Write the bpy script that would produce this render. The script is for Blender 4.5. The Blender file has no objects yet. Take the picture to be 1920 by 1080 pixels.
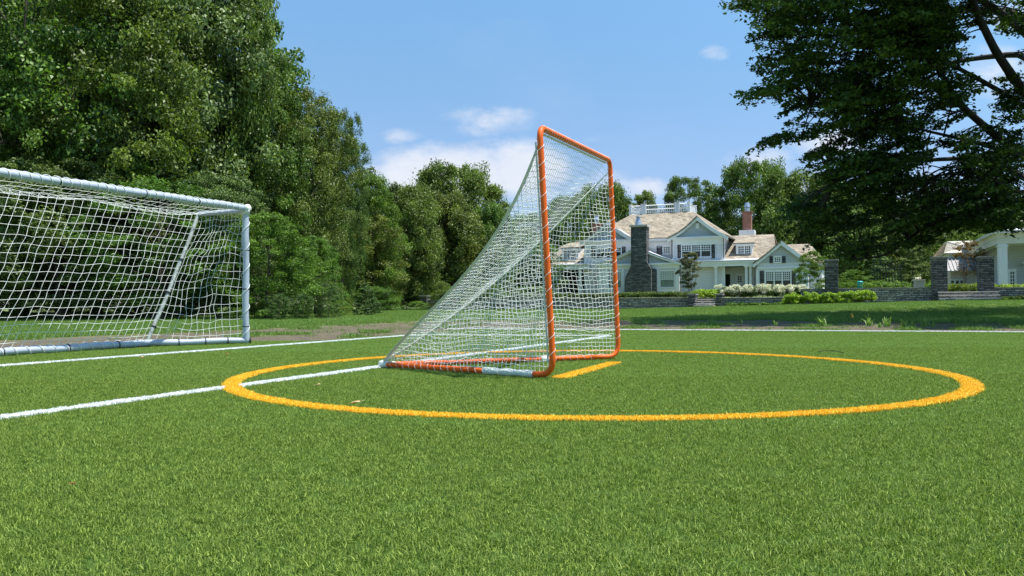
import bpy, bmesh, math, random
import numpy as np
from mathutils import Vector, Matrix, noise
rad = math.radians
scene = bpy.context.scene
COL = scene.collection
random.seed(7)
RNG = np.random.default_rng(11)

# ------------------------------------------------------------------ camera model
F0, PITCH, ROLL, CH = 1511.0, .0196, -.0068, .55
_F = np.array([0, math.cos(PITCH), math.sin(PITCH)])
_r0 = np.array([1., 0, 0]); _u0 = np.cross(_r0, _F)
_R = math.cos(ROLL)*_r0 + math.sin(ROLL)*_u0
_U = np.cross(_R, _F)
TH = 1.170                                   # field axis: sideline normal
M2 = np.array([math.cos(TH), math.sin(TH)])  # away direction
E2 = np.array([math.sin(TH), -math.cos(TH)]) # to the right along the sideline

def ray(px, py):
    return _F + _R*(px-960)/F0 - _U*(py-540)/F0
def gr(px, py, z=0.):                        # survey: photo point -> spot on a level
    d = ray(px, py); t = (z-CH)/d[2]; return np.array([d[0]*t, d[1]*t])
def at(px, py, Y):                           # survey: point at forward distance Y
    d = ray(px, py); t = Y/d[1]; return np.array([d[0]*t, Y, CH+d[2]*t])
def H(px, py, s):                            # survey: (u, z) on the plane s = const
    d = ray(px, py); t = s/(d[0]*M2[0]+d[1]*M2[1])
    return ((d[0]*E2[0]+d[1]*E2[1])*t, CH+d[2]*t)
def W(u, s):                                 # field coords -> world xy
    return u*E2 + s*M2
def US(x, y):
    return x*E2[0]+y*E2[1], x*M2[0]+y*M2[1]
def sstep(x, a, b):
    t = np.clip((x-a)/(b-a), 0, 1); return t*t*(3-2*t)
WALL_S = 53.4
def ground(x, y):
    u, s = US(x, y)
    return float(sstep(s, 19, 50)*(.23+.021*np.clip(u+10, -4, 16)))
def terr(x, y):
    u, s = US(x, y)
    return float(.84+.42*sstep(u, -2, 2.5)*sstep(s, 40, 46)*(1-sstep(s, 60, 70)) + .38*sstep(s, 55, 74)) if s > 40 else ground(x, y)

# ------------------------------------------------------------------ materials
def newmat(name):
    m = bpy.data.materials.new(name); m.use_nodes = True
    nt = m.node_tree; nt.nodes.clear()
    o = nt.nodes.new('ShaderNodeOutputMaterial')
    b = nt.nodes.new('ShaderNodeBsdfPrincipled')
    nt.links.new(b.outputs[0], o.inputs[0])
    return m, nt, b, o
def N(nt, t, **k):
    n = nt.nodes.new(t)
    for a, v in k.items(): setattr(n, a, v)
    return n
def rgb(c): return (c[0], c[1], c[2], 1)
def ramp(nt, fac, stops):
    r = N(nt, 'ShaderNodeValToRGB')
    el = r.color_ramp.elements
    el[0].position = stops[0][0]; el[0].color = rgb(stops[0][1])
    el[1].position = stops[-1][0]; el[1].color = rgb(stops[-1][1])
    for p, c in stops[1:-1]:
        e = el.new(p); e.color = rgb(c)
    nt.links.new(fac, r.inputs[0]); return r.outputs[0]
def coords(nt, scale=(1, 1, 1), kind='Object'):
    tc = N(nt, 'ShaderNodeTexCoord'); mp = N(nt, 'ShaderNodeMapping')
    mp.inputs['Scale'].default_value = scale
    nt.links.new(tc.outputs[kind], mp.inputs[0]); return mp.outputs[0]
def noisetex(nt, vec, scale, detail=4, rough=.6):
    n = N(nt, 'ShaderNodeTexNoise'); n.inputs['Scale'].default_value = scale
    n.inputs['Detail'].default_value = detail; n.inputs['Roughness'].default_value = rough
    if vec: nt.links.new(vec, n.inputs[0])
    return n.outputs[0]
def bump(nt, b, h, strength=.3, dist=.02):
    bp = N(nt, 'ShaderNodeBump'); bp.inputs['Strength'].default_value = strength
    bp.inputs['Distance'].default_value = dist
    nt.links.new(h, bp.inputs['Height']); nt.links.new(bp.outputs[0], b.inputs['Normal'])
def plain(name, c, rough=.6, var=.15, scale=6, metal=0, bmp=0, spec=.5):
    m, nt, b, o = newmat(name)
    v = coords(nt); n = noisetex(nt, v, scale)
    a = tuple(max(0, x*(1-var)) for x in c); d = tuple(min(1, x*(1+var)) for x in c)
    nt.links.new(ramp(nt, n, [(.3, a), (.7, d)]), b.inputs['Base Color'])
    b.inputs['Roughness'].default_value = rough; b.inputs['Metallic'].default_value = metal
    b.inputs['Specular IOR Level'].default_value = spec
    if bmp: bump(nt, b, noisetex(nt, v, scale*8), bmp, .01)
    return m
def leafmat(name, dark, light, transl=.3, rough=.5, hue=.03, spec=.35):
    m, nt, b, o = newmat(name)
    at_ = N(nt, 'ShaderNodeAttribute', attribute_name='tint')
    c = ramp(nt, at_.outputs['Fac'], [(0, dark), (1, light)])
    oi = N(nt, 'ShaderNodeObjectInfo')
    hs = N(nt, 'ShaderNodeHueSaturation')
    mr = N(nt, 'ShaderNodeMapRange'); mr.inputs[3].default_value = .5-hue; mr.inputs[4].default_value = .5+hue*.4
    nt.links.new(oi.outputs['Random'], mr.inputs[0]); nt.links.new(mr.outputs[0], hs.inputs['Hue'])
    nt.links.new(c, hs.inputs['Color'])
    nt.links.new(hs.outputs[0], b.inputs['Base Color'])
    b.inputs['Roughness'].default_value = rough; b.inputs['Specular IOR Level'].default_value = spec
    tr = N(nt, 'ShaderNodeBsdfTranslucent'); mx = N(nt, 'ShaderNodeMixShader')
    mul = N(nt, 'ShaderNodeMix', data_type='RGBA', blend_type='MULTIPLY'); mul.inputs[0].default_value = 1
    mul.inputs[7].default_value = (1.1, 1.25, .45, 1)
    nt.links.new(hs.outputs[0], mul.inputs[6]); nt.links.new(mul.outputs[2], tr.inputs[0])
    mx.inputs[0].default_value = transl
    nt.links.new(b.outputs[0], mx.inputs[1]); nt.links.new(tr.outputs[0], mx.inputs[2])
    nt.links.new(mx.outputs[0], o.inputs[0])
    return m
def brickmat(name, cols, w, h, mortar, msize=.01, bmp=.5, rough=.9, axis='xz', scale=1.):
    m, nt, b, o = newmat(name)
    tc = N(nt, 'ShaderNodeTexCoord'); sp = N(nt, 'ShaderNodeSeparateXYZ'); cb = N(nt, 'ShaderNodeCombineXYZ')
    nt.links.new(tc.outputs['Object'], sp.inputs[0])
    ad = N(nt, 'ShaderNodeMath', operation='ADD')
    nt.links.new(sp.outputs[0], ad.inputs[0])
    if axis == 'xz': nt.links.new(sp.outputs[1], ad.inputs[1])
    nt.links.new(ad.outputs[0], cb.inputs[0]); nt.links.new(sp.outputs[2], cb.inputs[1])
    wn = noisetex(nt, tc.outputs['Object'], 2.2, 3)
    wm = N(nt, 'ShaderNodeVectorMath', operation='MULTIPLY_ADD')
    cmb = N(nt, 'ShaderNodeCombineXYZ'); nt.links.new(wn, cmb.inputs[0]); nt.links.new(wn, cmb.inputs[1])
    nt.links.new(cmb.outputs[0], wm.inputs[0]); wm.inputs[1].default_value = (msize*8, msize*7, 0)
    nt.links.new(cb.outputs[0], wm.inputs[2])
    br = N(nt, 'ShaderNodeTexBrick'); nt.links.new(wm.outputs[0], br.inputs[0])
    br.inputs['Color1'].default_value = (0, 0, 0, 1); br.inputs['Color2'].default_value = (1, 1, 1, 1)
    br.inputs['Mortar'].default_value = (.5, .5, .5, 1)
    br.inputs['Scale'].default_value = 1; br.inputs['Mortar Size'].default_value = msize
    br.squash = .62; br.squash_frequency = 3; br.offset = .37; br.offset_frequency = 2; br.inputs['Brick Width'].default_value = w; br.inputs['Row Height'].default_value = h
    c = ramp(nt, br.outputs['Color'], [(i/(len(cols)-1), q) for i, q in enumerate(cols)])
    mx = N(nt, 'ShaderNodeMix', data_type='RGBA'); nt.links.new(br.outputs['Fac'], mx.inputs[0])
    nt.links.new(c, mx.inputs[6]); mx.inputs[7].default_value = rgb(mortar)
    n2 = noisetex(nt, tc.outputs['Object'], 9, 5)
    m2 = N(nt, 'ShaderNodeMix', data_type='RGBA', blend_type='MULTIPLY'); m2.inputs[0].default_value = .8
    nt.links.new(mx.outputs[2], m2.inputs[6]); nt.links.new(ramp(nt, n2, [(.25, (.55,)*3), (.7, (1.25,)*3)]), m2.inputs[7])
    m3_ = N(nt, 'ShaderNodeMix', data_type='RGBA', blend_type='MULTIPLY'); m3_.inputs[0].default_value = .7
    nt.links.new(m2.outputs[2], m3_.inputs[6]); nt.links.new(ramp(nt, noisetex(nt, tc.outputs['Object'], .8, 4), [(.32, (.72, .70, .68)), (.66, (1.18,)*3)]), m3_.inputs[7])
    nt.links.new(m3_.outputs[2], b.inputs['Base Color']); b.inputs['Roughness'].default_value = rough
    mh = N(nt, 'ShaderNodeMath', operation='SUBTRACT'); nt.links.new(n2, mh.inputs[0]); nt.links.new(br.outputs['Fac'], mh.inputs[1])
    bump(nt, b, mh.outputs[0], bmp, .03)
    return m

MT = {}
def build_mats():
    MT['orange'] = plain('orange_paint', (.80, .125, .010), .5, .10, 22, bmp=.06, spec=.3)
    MT['lace'] = plain('white_lace', (.82, .82, .78), .7, .05, 20)
    MT['net'] = plain('white_net_cord', (.80, .82, .78), .75, .08, 10)
    MT['webbing'] = plain('grey_webbing', (.62, .66, .60), .8, .12, 20)
    MT['pad'] = plain('white_pad', (.40, .45, .53), .45, .1, 5, bmp=.15)
    MT['strut'] = plain('weathered_strut', (.27, .30, .28), .6, .25, 14)
    MT['tie'] = plain('black_tie', (.02, .02, .025), .5)
    MT['white'] = plain('white_paint', (.80, .81, .82), .5, .05, 3)
    MT['wood_dark'] = plain('dark_shutter', (.012, .016, .035), .55)
    MT['porchshade'] = plain('porch_shade', (.05, .05, .05), .9)  # near-black colour standing in for shade inside the left porch
    MT['bark'] = plain('bark', (.075, .062, .05), .95, .4, 5, bmp=.6)
    MT['bark_dark'] = plain('bark_dark', (.030, .027, .023), .95, .4, 4, bmp=.6)
    MT['iron'] = plain('black_iron', (.015, .015, .015), .5)
    MT['teal'] = plain('teal_plastic', (.03, .42, .40), .45)
    MT['metal'] = plain('zinc', (.5, .53, .57), .35, .2, 8, metal=.7)
    MT['roofmetal'] = plain('grey_standing_seam', (.60, .62, .65), .55, .06, 3)
    MT['awning'] = plain('zinc_seam', (.36, .345, .33), .6, .08, 3)
    MT['cap'] = plain('bluestone_cap', (.20, .20, .20), .85, .25, 6, bmp=.3)
    MT['limestone'] = plain('limestone', (.5, .47, .42), .85, .15, 6, bmp=.3)
    MT['flag'] = plain('flag_orange', (.9, .42, .03), .5)
    MT['leaf_brown'] = plain('dead_leaf', (.33, .10, .03), .7, .4, 40)
    MT['leaf_tan'] = plain('dead_leaf_tan', (.55, .40, .20), .7, .3, 40)
    MT['tieorange'] = plain('orange_twine', (.8, .22, .06), .7)
    # siding
    m, nt, b, o = newmat('lap_siding')
    tc = N(nt, 'ShaderNodeTexCoord'); sp = N(nt, 'ShaderNodeSeparateXYZ'); nt.links.new(tc.outputs['Object'], sp.inputs[0])
    mu = N(nt, 'ShaderNodeMath', operation='MULTIPLY'); mu.inputs[1].default_value = 1/.16
    fr = N(nt, 'ShaderNodeMath', operation='FRACT'); nt.links.new(sp.outputs[2], mu.inputs[0]); nt.links.new(mu.outputs[0], fr.inputs[0])
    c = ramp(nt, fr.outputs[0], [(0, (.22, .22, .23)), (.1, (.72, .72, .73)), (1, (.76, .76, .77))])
    nt.links.new(c, b.inputs['Base Color']); b.inputs['Roughness'].default_value = .6
    inv = N(nt, 'ShaderNodeMath', operation='SUBTRACT'); inv.inputs[0].default_value = 1; nt.links.new(fr.outputs[0], inv.inputs[1])
    bump(nt, b, inv.outputs[0], .6, .02); MT['siding'] = m
    # blue grey siding copy of the same boards
    m, nt, b, o = newmat('grey_siding')
    tc = N(nt, 'ShaderNodeTexCoord'); sp = N(nt, 'ShaderNodeSeparateXYZ'); nt.links.new(tc.outputs['Object'], sp.inputs[0])
    mu = N(nt, 'ShaderNodeMath', operation='MULTIPLY'); mu.inputs[1].default_value = 1/.16
    fr = N(nt, 'ShaderNodeMath', operation='FRACT'); nt.links.new(sp.outputs[2], mu.inputs[0]); nt.links.new(mu.outputs[0], fr.inputs[0])
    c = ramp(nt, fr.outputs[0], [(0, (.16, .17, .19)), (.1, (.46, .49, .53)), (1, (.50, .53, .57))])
    nt.links.new(c, b.inputs['Base Color']); b.inputs['Roughness'].default_value = .6
    MT['gablesiding'] = m
    MT['shingle'] = brickmat('cedar_shingles', [(.19, .16, .115), (.33, .275, .20), (.42, .355, .26), (.26, .225, .17), (.36, .315, .245)], .34, .17, (.20, .16, .12), .012, .4)
    MT['stone'] = brickmat('dark_fieldstone', [(.06, .065, .068), (.14, .145, .145), (.28, .28, .265), (.10, .105, .11), (.21, .19, .16)], .47, .10, (.03, .03, .03), .018, .9)
    MT['stonewall'] = brickmat('garden_fieldstone', [(.17, .17, .17), (.36, .355, .335), (.55, .54, .50), (.24, .24, .235), (.44, .40, .35)], .40, .11, (.07, .07, .065), .018, .9)
    MT['brick'] = brickmat('red_brick', [(.30, .085, .05), (.38, .13, .08), (.24, .07, .05)], .22, .075, (.3, .25, .2), .01, .3)
    # glass
    m, nt, b, o = newmat('window_glass')
    b.inputs['Base Color'].default_value = (.018, .024, .022, 1); b.inputs['Roughness'].default_value = .1; b.inputs['Specular IOR Level'].default_value = .28
    n = noisetex(nt, coords(nt), 1.3, 2); bump(nt, b, n, .05, .02); MT['glass'] = m
    m, nt, b, o = newmat('window_glass_blind')
    n = noisetex(nt, coords(nt), 2.3, 2); nt.links.new(ramp(nt, n, [(.3, (.16, .2, .17)), (.7, (.26, .31, .27))]), b.inputs['Base Color'])
    b.inputs['Roughness'].default_value = .12; MT['glassblind'] = m
    # foliage
    MT['turfblade'] = leafmat('turf_blade', (.036, .084, .008), (.37, .48, .095), .25, .55, 0, .2)
    MT['yellowblade'] = leafmat('yellow_blade', (.92, .50, .015), (.98, .66, .05), .15, .5, 0)
    MT['whiteblade'] = leafmat('white_blade', (.82, .85, .83), (.90, .92, .90), .1, .5, 0)
    MT['whiteblade'].node_tree.nodes['Mix'].inputs[7].default_value = (1, 1, 1, 1)
    MT['yellowblade'].node_tree.nodes['Mix'].inputs[7].default_value = (1, 1, 1, 1)
    MT['lawnblade'] = leafmat('lawn_blade', (.070, .150, .024), (.27, .40, .085), .3, .5, 0)
    MT['weed'] = leafmat('weed_blade', (.12, .22, .04), (.30, .44, .12), .35, .45, 0)
    MT['maple'] = leafmat('leaf_maple', (.032, .074, .012), (.200, .335, .062), .28)
    MT['oak'] = leafmat('leaf_oak', (.044, .080, .015), (.215, .310, .072), .28)
    MT['tulip'] = leafmat('leaf_tulip', (.044, .084, .022), (.225, .330, .110), .25)
    MT['bright'] = leafmat('leaf_bright', (.042, .092, .012), (.225, .355, .058), .35)
    MT['beech'] = leafmat('leaf_beech', (.014, .038, .009), (.110, .205, .038), .2, .5, .01, .2)
    MT['crape'] = leafmat('leaf_crape', (.055, .065, .03), (.26, .26, .15), .3, .5, .01)
    MT['copper'] = leafmat('leaf_copper', (.02, .006, .008), (.07, .022, .018), .2, .5, .01)
    MT['rust'] = leafmat('leaf_rust', (.10, .07, .02), (.30, .19, .07), .35, .5, .01)
    MT['conifer'] = leafmat('leaf_conifer', (.030, .075, .018), (.130, .240, .055), .15)
    MT['box'] = leafmat('leaf_box', (.028, .070, .010), (.130, .240, .040), .2)
    MT['lime'] = leafmat('leaf_lime', (.11, .22, .012), (.42, .60, .07), .35)
    MT['bloom'] = leafmat('bloom_cream', (.62, .64, .42), (.90, .90, .72), .2, .6, 0)
    MT['bloom'].node_tree.nodes['Mix'].inputs[7].default_value = (1, 1, .9, 1)
build_mats()

# ------------------------------------------------------------------ mesh helpers
def fast(name, V, Q, mat, tint=None, smooth=False, parent=None, link=True, mats=None, midx=None):
    V = np.asarray(V, dtype=np.float32); Q = np.asarray(Q, dtype=np.int32)
    me = bpy.data.meshes.new(name)
    me.vertices.add(len(V)); me.vertices.foreach_set('co', V.ravel())
    k = Q.shape[1]; n = len(Q)
    me.loops.add(n*k); me.loops.foreach_set('vertex_index', Q.ravel())
    me.polygons.add(n); me.polygons.foreach_set('loop_start', np.arange(n, dtype=np.int32)*k)
    me.polygons.foreach_set('loop_total', np.full(n, k, dtype=np.int32))
    if smooth: me.polygons.foreach_set('use_smooth', np.ones(n, dtype=bool))
    if tint is not None:
        a = me.attributes.new('tint', 'FLOAT', 'FACE'); a.data.foreach_set('value', np.asarray(tint, dtype=np.float32))
    for m_ in (mats or [mat]): me.materials.append(m_)
    if midx is not None: me.polygons.foreach_set('material_index', np.asarray(midx, dtype=np.int32))
    me.update(calc_edges=True)
    if not link: return me
    o = bpy.data.objects.new(name, me); COL.objects.link(o)
    if parent: o.parent = parent
    return o
def link(name, me, parent=None, loc=None):
    o = bpy.data.objects.new(name, me); COL.objects.link(o)
    if parent: o.parent = parent
    if loc is not None: o.location = loc
    return o
def tag(o, label=None, cat=None, group=None, kind=None):
    if label: o['label'] = label
    if cat: o['category'] = cat
    if group: o['group'] = group
    if kind: o['kind'] = kind
    return o
def empty(name, loc, rz=0., label=None, cat=None, group=None):
    o = bpy.data.objects.new(name, None); COL.objects.link(o)
    o.location = loc; o.rotation_euler = (0, 0, rz); o.empty_display_size = .3
    return tag(o, label, cat, group)

class MB:
    """collects boxes / prisms / tubes into ONE mesh"""
    def __init__(s): s.v = []; s.f = []; s.mi = []
    def add(s, vs, fs, mi=0):
        b = len(s.v); s.v += [tuple(map(float, q)) for q in vs]
        s.f += [tuple(b+i for i in f) for f in fs]; s.mi += [mi]*len(fs); return s
    def box(s, a, b, mi=0):
        x0, x1 = sorted((a[0], b[0])); y0, y1 = sorted((a[1], b[1])); z0, z1 = sorted((a[2], b[2]))
        return s.add([(x0, y0, z0), (x1, y0, z0), (x1, y1, z0), (x0, y1, z0), (x0, y0, z1), (x1, y0, z1), (x1, y1, z1), (x0, y1, z1)],
              [(0, 3, 2, 1), (4, 5, 6, 7), (0, 1, 5, 4), (1, 2, 6, 5), (2, 3, 7, 6), (3, 0, 4, 7)], mi)
    def prism(s, poly, y0, y1, mi=0):
        """poly = [(x,z)...] anticlockwise seen from -y, extruded y0..y1"""
        n = len(poly)
        vs = [(p[0], y0, p[1]) for p in poly]+[(p[0], y1, p[1]) for p in poly]
        fs = [tuple(range(n)), tuple(range(2*n-1, n-1, -1))]+[(i, i+n, (i+1) % n+n, (i+1) % n) for i in range(n)]
        return s.add(vs, fs, mi)
    def slab(s, quad, t, mi=0):
        """thick sheet from a 3D polygon (thickness t along its normal)"""
        q = [Vector(p) for p in quad]; n = (q[1]-q[0]).cross(q[2]-q[0]).normalized()
        if n.z < 0: q.reverse(); n = -n
        k = len(q); vs = q+[p-n*t for p in q]
        fs = [tuple(range(k)), tuple(range(2*k-1, k-1, -1))]+[(i, i+k, (i+1) % k+k, (i+1) % k) for i in range(k)]
        return s.add([tuple(p) for p in vs], fs, mi)
    def cyl(s, c, r0, r1, z0, z1, n=12, mi=0):
        vs = [(c[0]+r0*math.cos(2*math.pi*i/n), c[1]+r0*math.sin(2*math.pi*i/n), z0) for i in range(n)]
        vs += [(c[0]+r1*math.cos(2*math.pi*i/n), c[1]+r1*math.sin(2*math.pi*i/n), z1) for i in range(n)]
        return s.add(vs, [tuple(range(n-1, -1, -1)), tuple(range(n, 2*n))]+[(i, (i+1) % n, (i+1) % n+n, i+n) for i in range(n)], mi)
    def tube(s, pts, r, n=8, mi=0, cap=True):
        V, Q = tubes([pts], [r] if np.isscalar(r) else [r], n)
        b = len(s.v); s.v += [tuple(map(float, q)) for q in V]
        s.f += [tuple(b+int(i) for i in q) for q in Q]; s.mi += [mi]*len(Q)
        if cap:
            s.f += [tuple(range(b+n-1, b-1, -1)), tuple(range(b+len(V)-n, b+len(V)))]; s.mi += [mi]*2
        return s
    def build(s, name, mats, parent=None, smooth=False, bevel=0):
        if not isinstance(mats, (list, tuple)): mats = [mats]
        me = bpy.data.meshes.new(name); me.from_pydata(s.v, [], s.f)
        for m_ in mats: me.materials.append(m_)
        if len(mats) > 1: me.polygons.foreach_set('material_index', s.mi)
        if smooth: me.polygons.foreach_set('use_smooth', [True]*len(me.polygons))
        me.update(); me.validate()
        o = bpy.data.objects.new(name, me); COL.objects.link(o)
        if parent: o.parent = parent
        if bevel:
            b = o.modifiers.new('bevel', 'BEVEL'); b.width = bevel; b.segments = 2; b.limit_method = 'ANGLE'
        return o

def tubes(lines, radii, n=4):
    """many polylines -> quads tubes. radii per line: scalar or per point"""
    Vs = []; Qs = []; base = 0
    ang = np.arange(n)*2*np.pi/n
    for L, r in zip(lines, radii):
        P = np.asarray(L, dtype=float)
        if len(P) < 2: continue
        T = np.gradient(P, axis=0); T /= np.linalg.norm(T, axis=1)[:, None]+1e-12
        ref = np.array([0, 0, 1.]) if abs(T[:, 2]).mean() < .8 else np.array([1., 0, 0])
        A = np.cross(T, ref)
        # parallel transport keeps the ring from flipping on bends
        A[0] /= np.linalg.norm(A[0])+1e-12
        for i in range(1, len(P)):
            a = A[i-1]-T[i]*np.dot(A[i-1], T[i]); A[i] = a/(np.linalg.norm(a)+1e-12)
        B = np.cross(T, A)
        rr = np.full(len(P), r) if np.isscalar(r) else np.asarray(r)
        ring = P[:, None, :]+rr[:, None, None]*(np.cos(ang)[None, :, None]*A[:, None, :]+np.sin(ang)[None, :, None]*B[:, None, :])
        Vs.append(ring.reshape(-1, 3))
        k = len(P)
        i = np.arange(k-1)[:, None]; j = np.arange(n)[None, :]; j2 = (j+1) % n
        q = np.stack([i*n+j, i*n+j2, (i+1)*n+j2, (i+1)*n+j], -1).reshape(-1, 4)+base
        Qs.append(q); base += k*n
    return np.concatenate(Vs), np.concatenate(Qs)
def fillet(P, rads, n=8):
    P = [np.array(p, float) for p in P]; out = [P[0]]
    for i in range(1, len(P)-1):
        a = P[i-1]-P[i]; b = P[i+1]-P[i]
        a /= np.linalg.norm(a); b /= np.linalg.norm(b)
        r = rads[i-1]
        if r <= 0: out.append(P[i]); continue
        for k in range(n+1):
            t = k/n; out.append((1-t)**2*(P[i]+a*r)+2*t*(1-t)*P[i]+t*t*(P[i]+b*r))
    out.append(P[-1]); return out
def resample(P, step):
    P = np.asarray(P, float); d = np.r_[0, np.cumsum(np.linalg.norm(np.diff(P, axis=0), axis=1))]
    n = max(2, int(d[-1]/step)+1); t = np.linspace(0, d[-1], n)
    return np.stack([np.interp(t, d, P[:, i]) for i in range(3)], 1)

# ------------------------------------------------------------------ foliage
def unit(v): return v/(np.linalg.norm(v, axis=-1, keepdims=True)+1e-9)
def leaf_geo(C, Nn, L, rng, wid=.6, fold=.18):
    n = len(C)
    t = unit(np.cross(Nn, rng.normal(size=(n, 3)))); b = np.cross(Nn, t)
    L = (np.asarray(L)*rng.uniform(.65, 1.25, n))[:, None]
    V = np.stack([C-t*L*.5, C+b*L*wid*.5+Nn*L*fold, C+t*L*.5, C-b*L*wid*.5+Nn*L*fold], 1).reshape(-1, 3)
    return V, np.arange(4*n).reshape(n, 4)
def clump_leaves(cs, rc, nper, leaf, rng, squash=.65, sub=6, up=.6, subr=.45, rnd=.75):
    """cs centres, rc radii -> leaf centres, normals, tint"""
    C = []; Nn = []; T = []
    for c, r in zip(cs, rc):
        d = unit(rng.normal(size=(sub, 3))); d[:, 2] = np.abs(d[:, 2])*.8-.2*rng.random(sub)
        d[:, 2] *= squash
        sc = c+d*r*rng.uniform(.45, .85, (sub, 1)); base = rng.uniform(.15, .75)
        m = max(3, nper//sub)
        for q in sc:
            e = unit(rng.normal(size=(m, 3))); rr = r*subr*rng.uniform(.3, 1.15, (m, 1))**.6
            p = q+e*rr*np.array([1, 1, squash])
            C.append(p); Nn.append(unit(e*.7+np.array([0, 0, up])+rng.normal(size=(m, 3))*rnd))
            T.append(np.clip(base+rng.normal(0, .17, m)+rng.normal(0, .08), 0, 1))
    return np.concatenate(C), np.concatenate(Nn), np.concatenate(T)
def profile(t, kind):
    if kind == 'oval': return np.sin(np.pi*np.clip(t*.80+.09, 0, 1))**.6
    if kind == 'dome': return np.sqrt(np.clip(1-(np.clip(t, 0, 1)*1.0)**2.2, 0, 1))*.95+.05
    if kind == 'cone': return np.clip(1-t, 0, 1)**.85+.04
    if kind == 'column': return np.sin(np.pi*np.clip(t*.8+.16, 0, 1))**.4
    return np.ones_like(t)
def tree_meshes(name, seed, Ht, R, base, kind, ncl, nleaf, leaf, mat, bark='bark', rcl=.2, squash=.65, stems=1, trunk_r=None, rho0=.45, sub=6, up=.6):
    rng = np.random.default_rng(seed)
    t = rng.random(ncl)**.85; a = rng.uniform(0, 2*np.pi, ncl)+t*3
    rho = rho0+(1-rho0)*rng.random(ncl)**.5
    lob = 1+.22*np.sin(a*3+seed)+.13*np.sin(a*5+t*9+seed*2)
    pr = R*profile(t, kind)*rho*lob
    z = base+t*(Ht-base)*.97
    cs = np.stack([pr*np.cos(a), pr*np.sin(a), z], 1)
    rc = R*rcl*rng.uniform(.65, 1.35, ncl)*(1-.25*t)
    C, Nn, T = clump_leaves(cs, rc, nleaf, leaf, rng, squash, sub, up)
    C[:, 2] = np.maximum(C[:, 2], .05)
    V, Q = leaf_geo(C, Nn, leaf, rng)
    crown = fast(name+'_crown', V, Q, MT[mat], T, link=False)
    tr = trunk_r or Ht*.017
    lines = []; rads = []
    for sidx in range(stems):
        lean = rng.normal(0, .04 if stems == 1 else .13, 2)*Ht
        P = np.array([[lean[0]*q**1.3+.02*Ht*math.sin(q*5+seed), lean[1]*q**1.3, q*Ht*.9] for q in np.linspace(0, 1, 12)])
        if stems > 1: P[:, :2] += rng.normal(0, .12, 2)
        P[0, 2] = -.3
        lines.append(P); rads.append(tr*(1.0-.86*np.linspace(0, 1, 12)**.8)*(1+.5*np.exp(-np.linspace(0, 1, 12)*14)))
    main = lines[0]
    for i in range(0, ncl, 4):
        zz = max(base*.5, cs[i, 2]*.72-.04*Ht); k = zz/(Ht*.9)*11
        b0 = np.array([np.interp(k, np.arange(12), main[:, j]) for j in range(3)])
        mid = b0*.5+cs[i]*.5+np.array([0, 0, -.06*R])+rng.normal(0, .05*R, 3)
        L = [(1-q)**2*b0+2*q*(1-q)*mid+q*q*cs[i] for q in np.linspace(0, .9, 7)]
        lines.append(L); r0 = tr*.24*(1-.5*t[i]); rads.append(np.linspace(r0, r0*.2, 7))
    V, Q = tubes(lines, rads, 6)
    trunk = fast(name+'_trunk', V, Q, MT[bark], smooth=True, link=False)
    return trunk, crown
def put_tree(name, meshes, loc, sc, rz, label, group=None, cat='tree'):
    o = empty(name, loc, rz, label, cat, group); o.scale = sc if hasattr(sc, '__len__') else (sc, sc, sc)
    link('trunk', meshes[0], o); link('crown', meshes[1], o)
    return o

# ------------------------------------------------------------------ geometry-node instancer
def blade_patch(name, n, radius, h, w, mat, rng, lean=.5, seg=2):
    """a little patch of curved blades, one mesh"""
    a = rng.uniform(0, 2*np.pi, n); r = radius*np.sqrt(rng.random(n))
    bx, by = r*np.cos(a), r*np.sin(a)
    yaw = rng.uniform(0, 2*np.pi, n); hh = h*rng.uniform(.6, 1.2, n); ln = np.abs(rng.normal(0, lean, n))*hh
    dx, dy = np.cos(yaw), np.sin(yaw); wx, wy = -dy*w*.5, dx*w*.5
    V = []; 
    for k in range(seg+1):
        q = k/seg; off = ln*q**1.6; z = hh*(q-.25*(ln/hh)*q*q); ww = 1-q*.8
        V.append(np.stack([bx+dx*off-wx*ww, by+dy*off-wy*ww, z], 1)); V.append(np.stack([bx+dx*off+wx*ww, by+dy*off+wy*ww, z], 1))
    V = np.stack(V, 1).reshape(-1, 3); s = 2*(seg+1)
    Q = np.concatenate([np.stack([np.arange(n)*s+2*k, np.arange(n)*s+2*k+1, np.arange(n)*s+2*k+3, np.arange(n)*s+2*k+2], 1) for k in range(seg)])
    T = np.tile(np.clip(rng.normal(.44, .33, n), 0, 1), seg)
    return fast(name, V, Q, mat, T, link=False)
def patch_collection(name, meshes):
    c = bpy.data.collections.new(name)
    for m_ in meshes:
        c.objects.link(bpy.data.objects.new(m_.name, m_))
    return c
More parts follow.
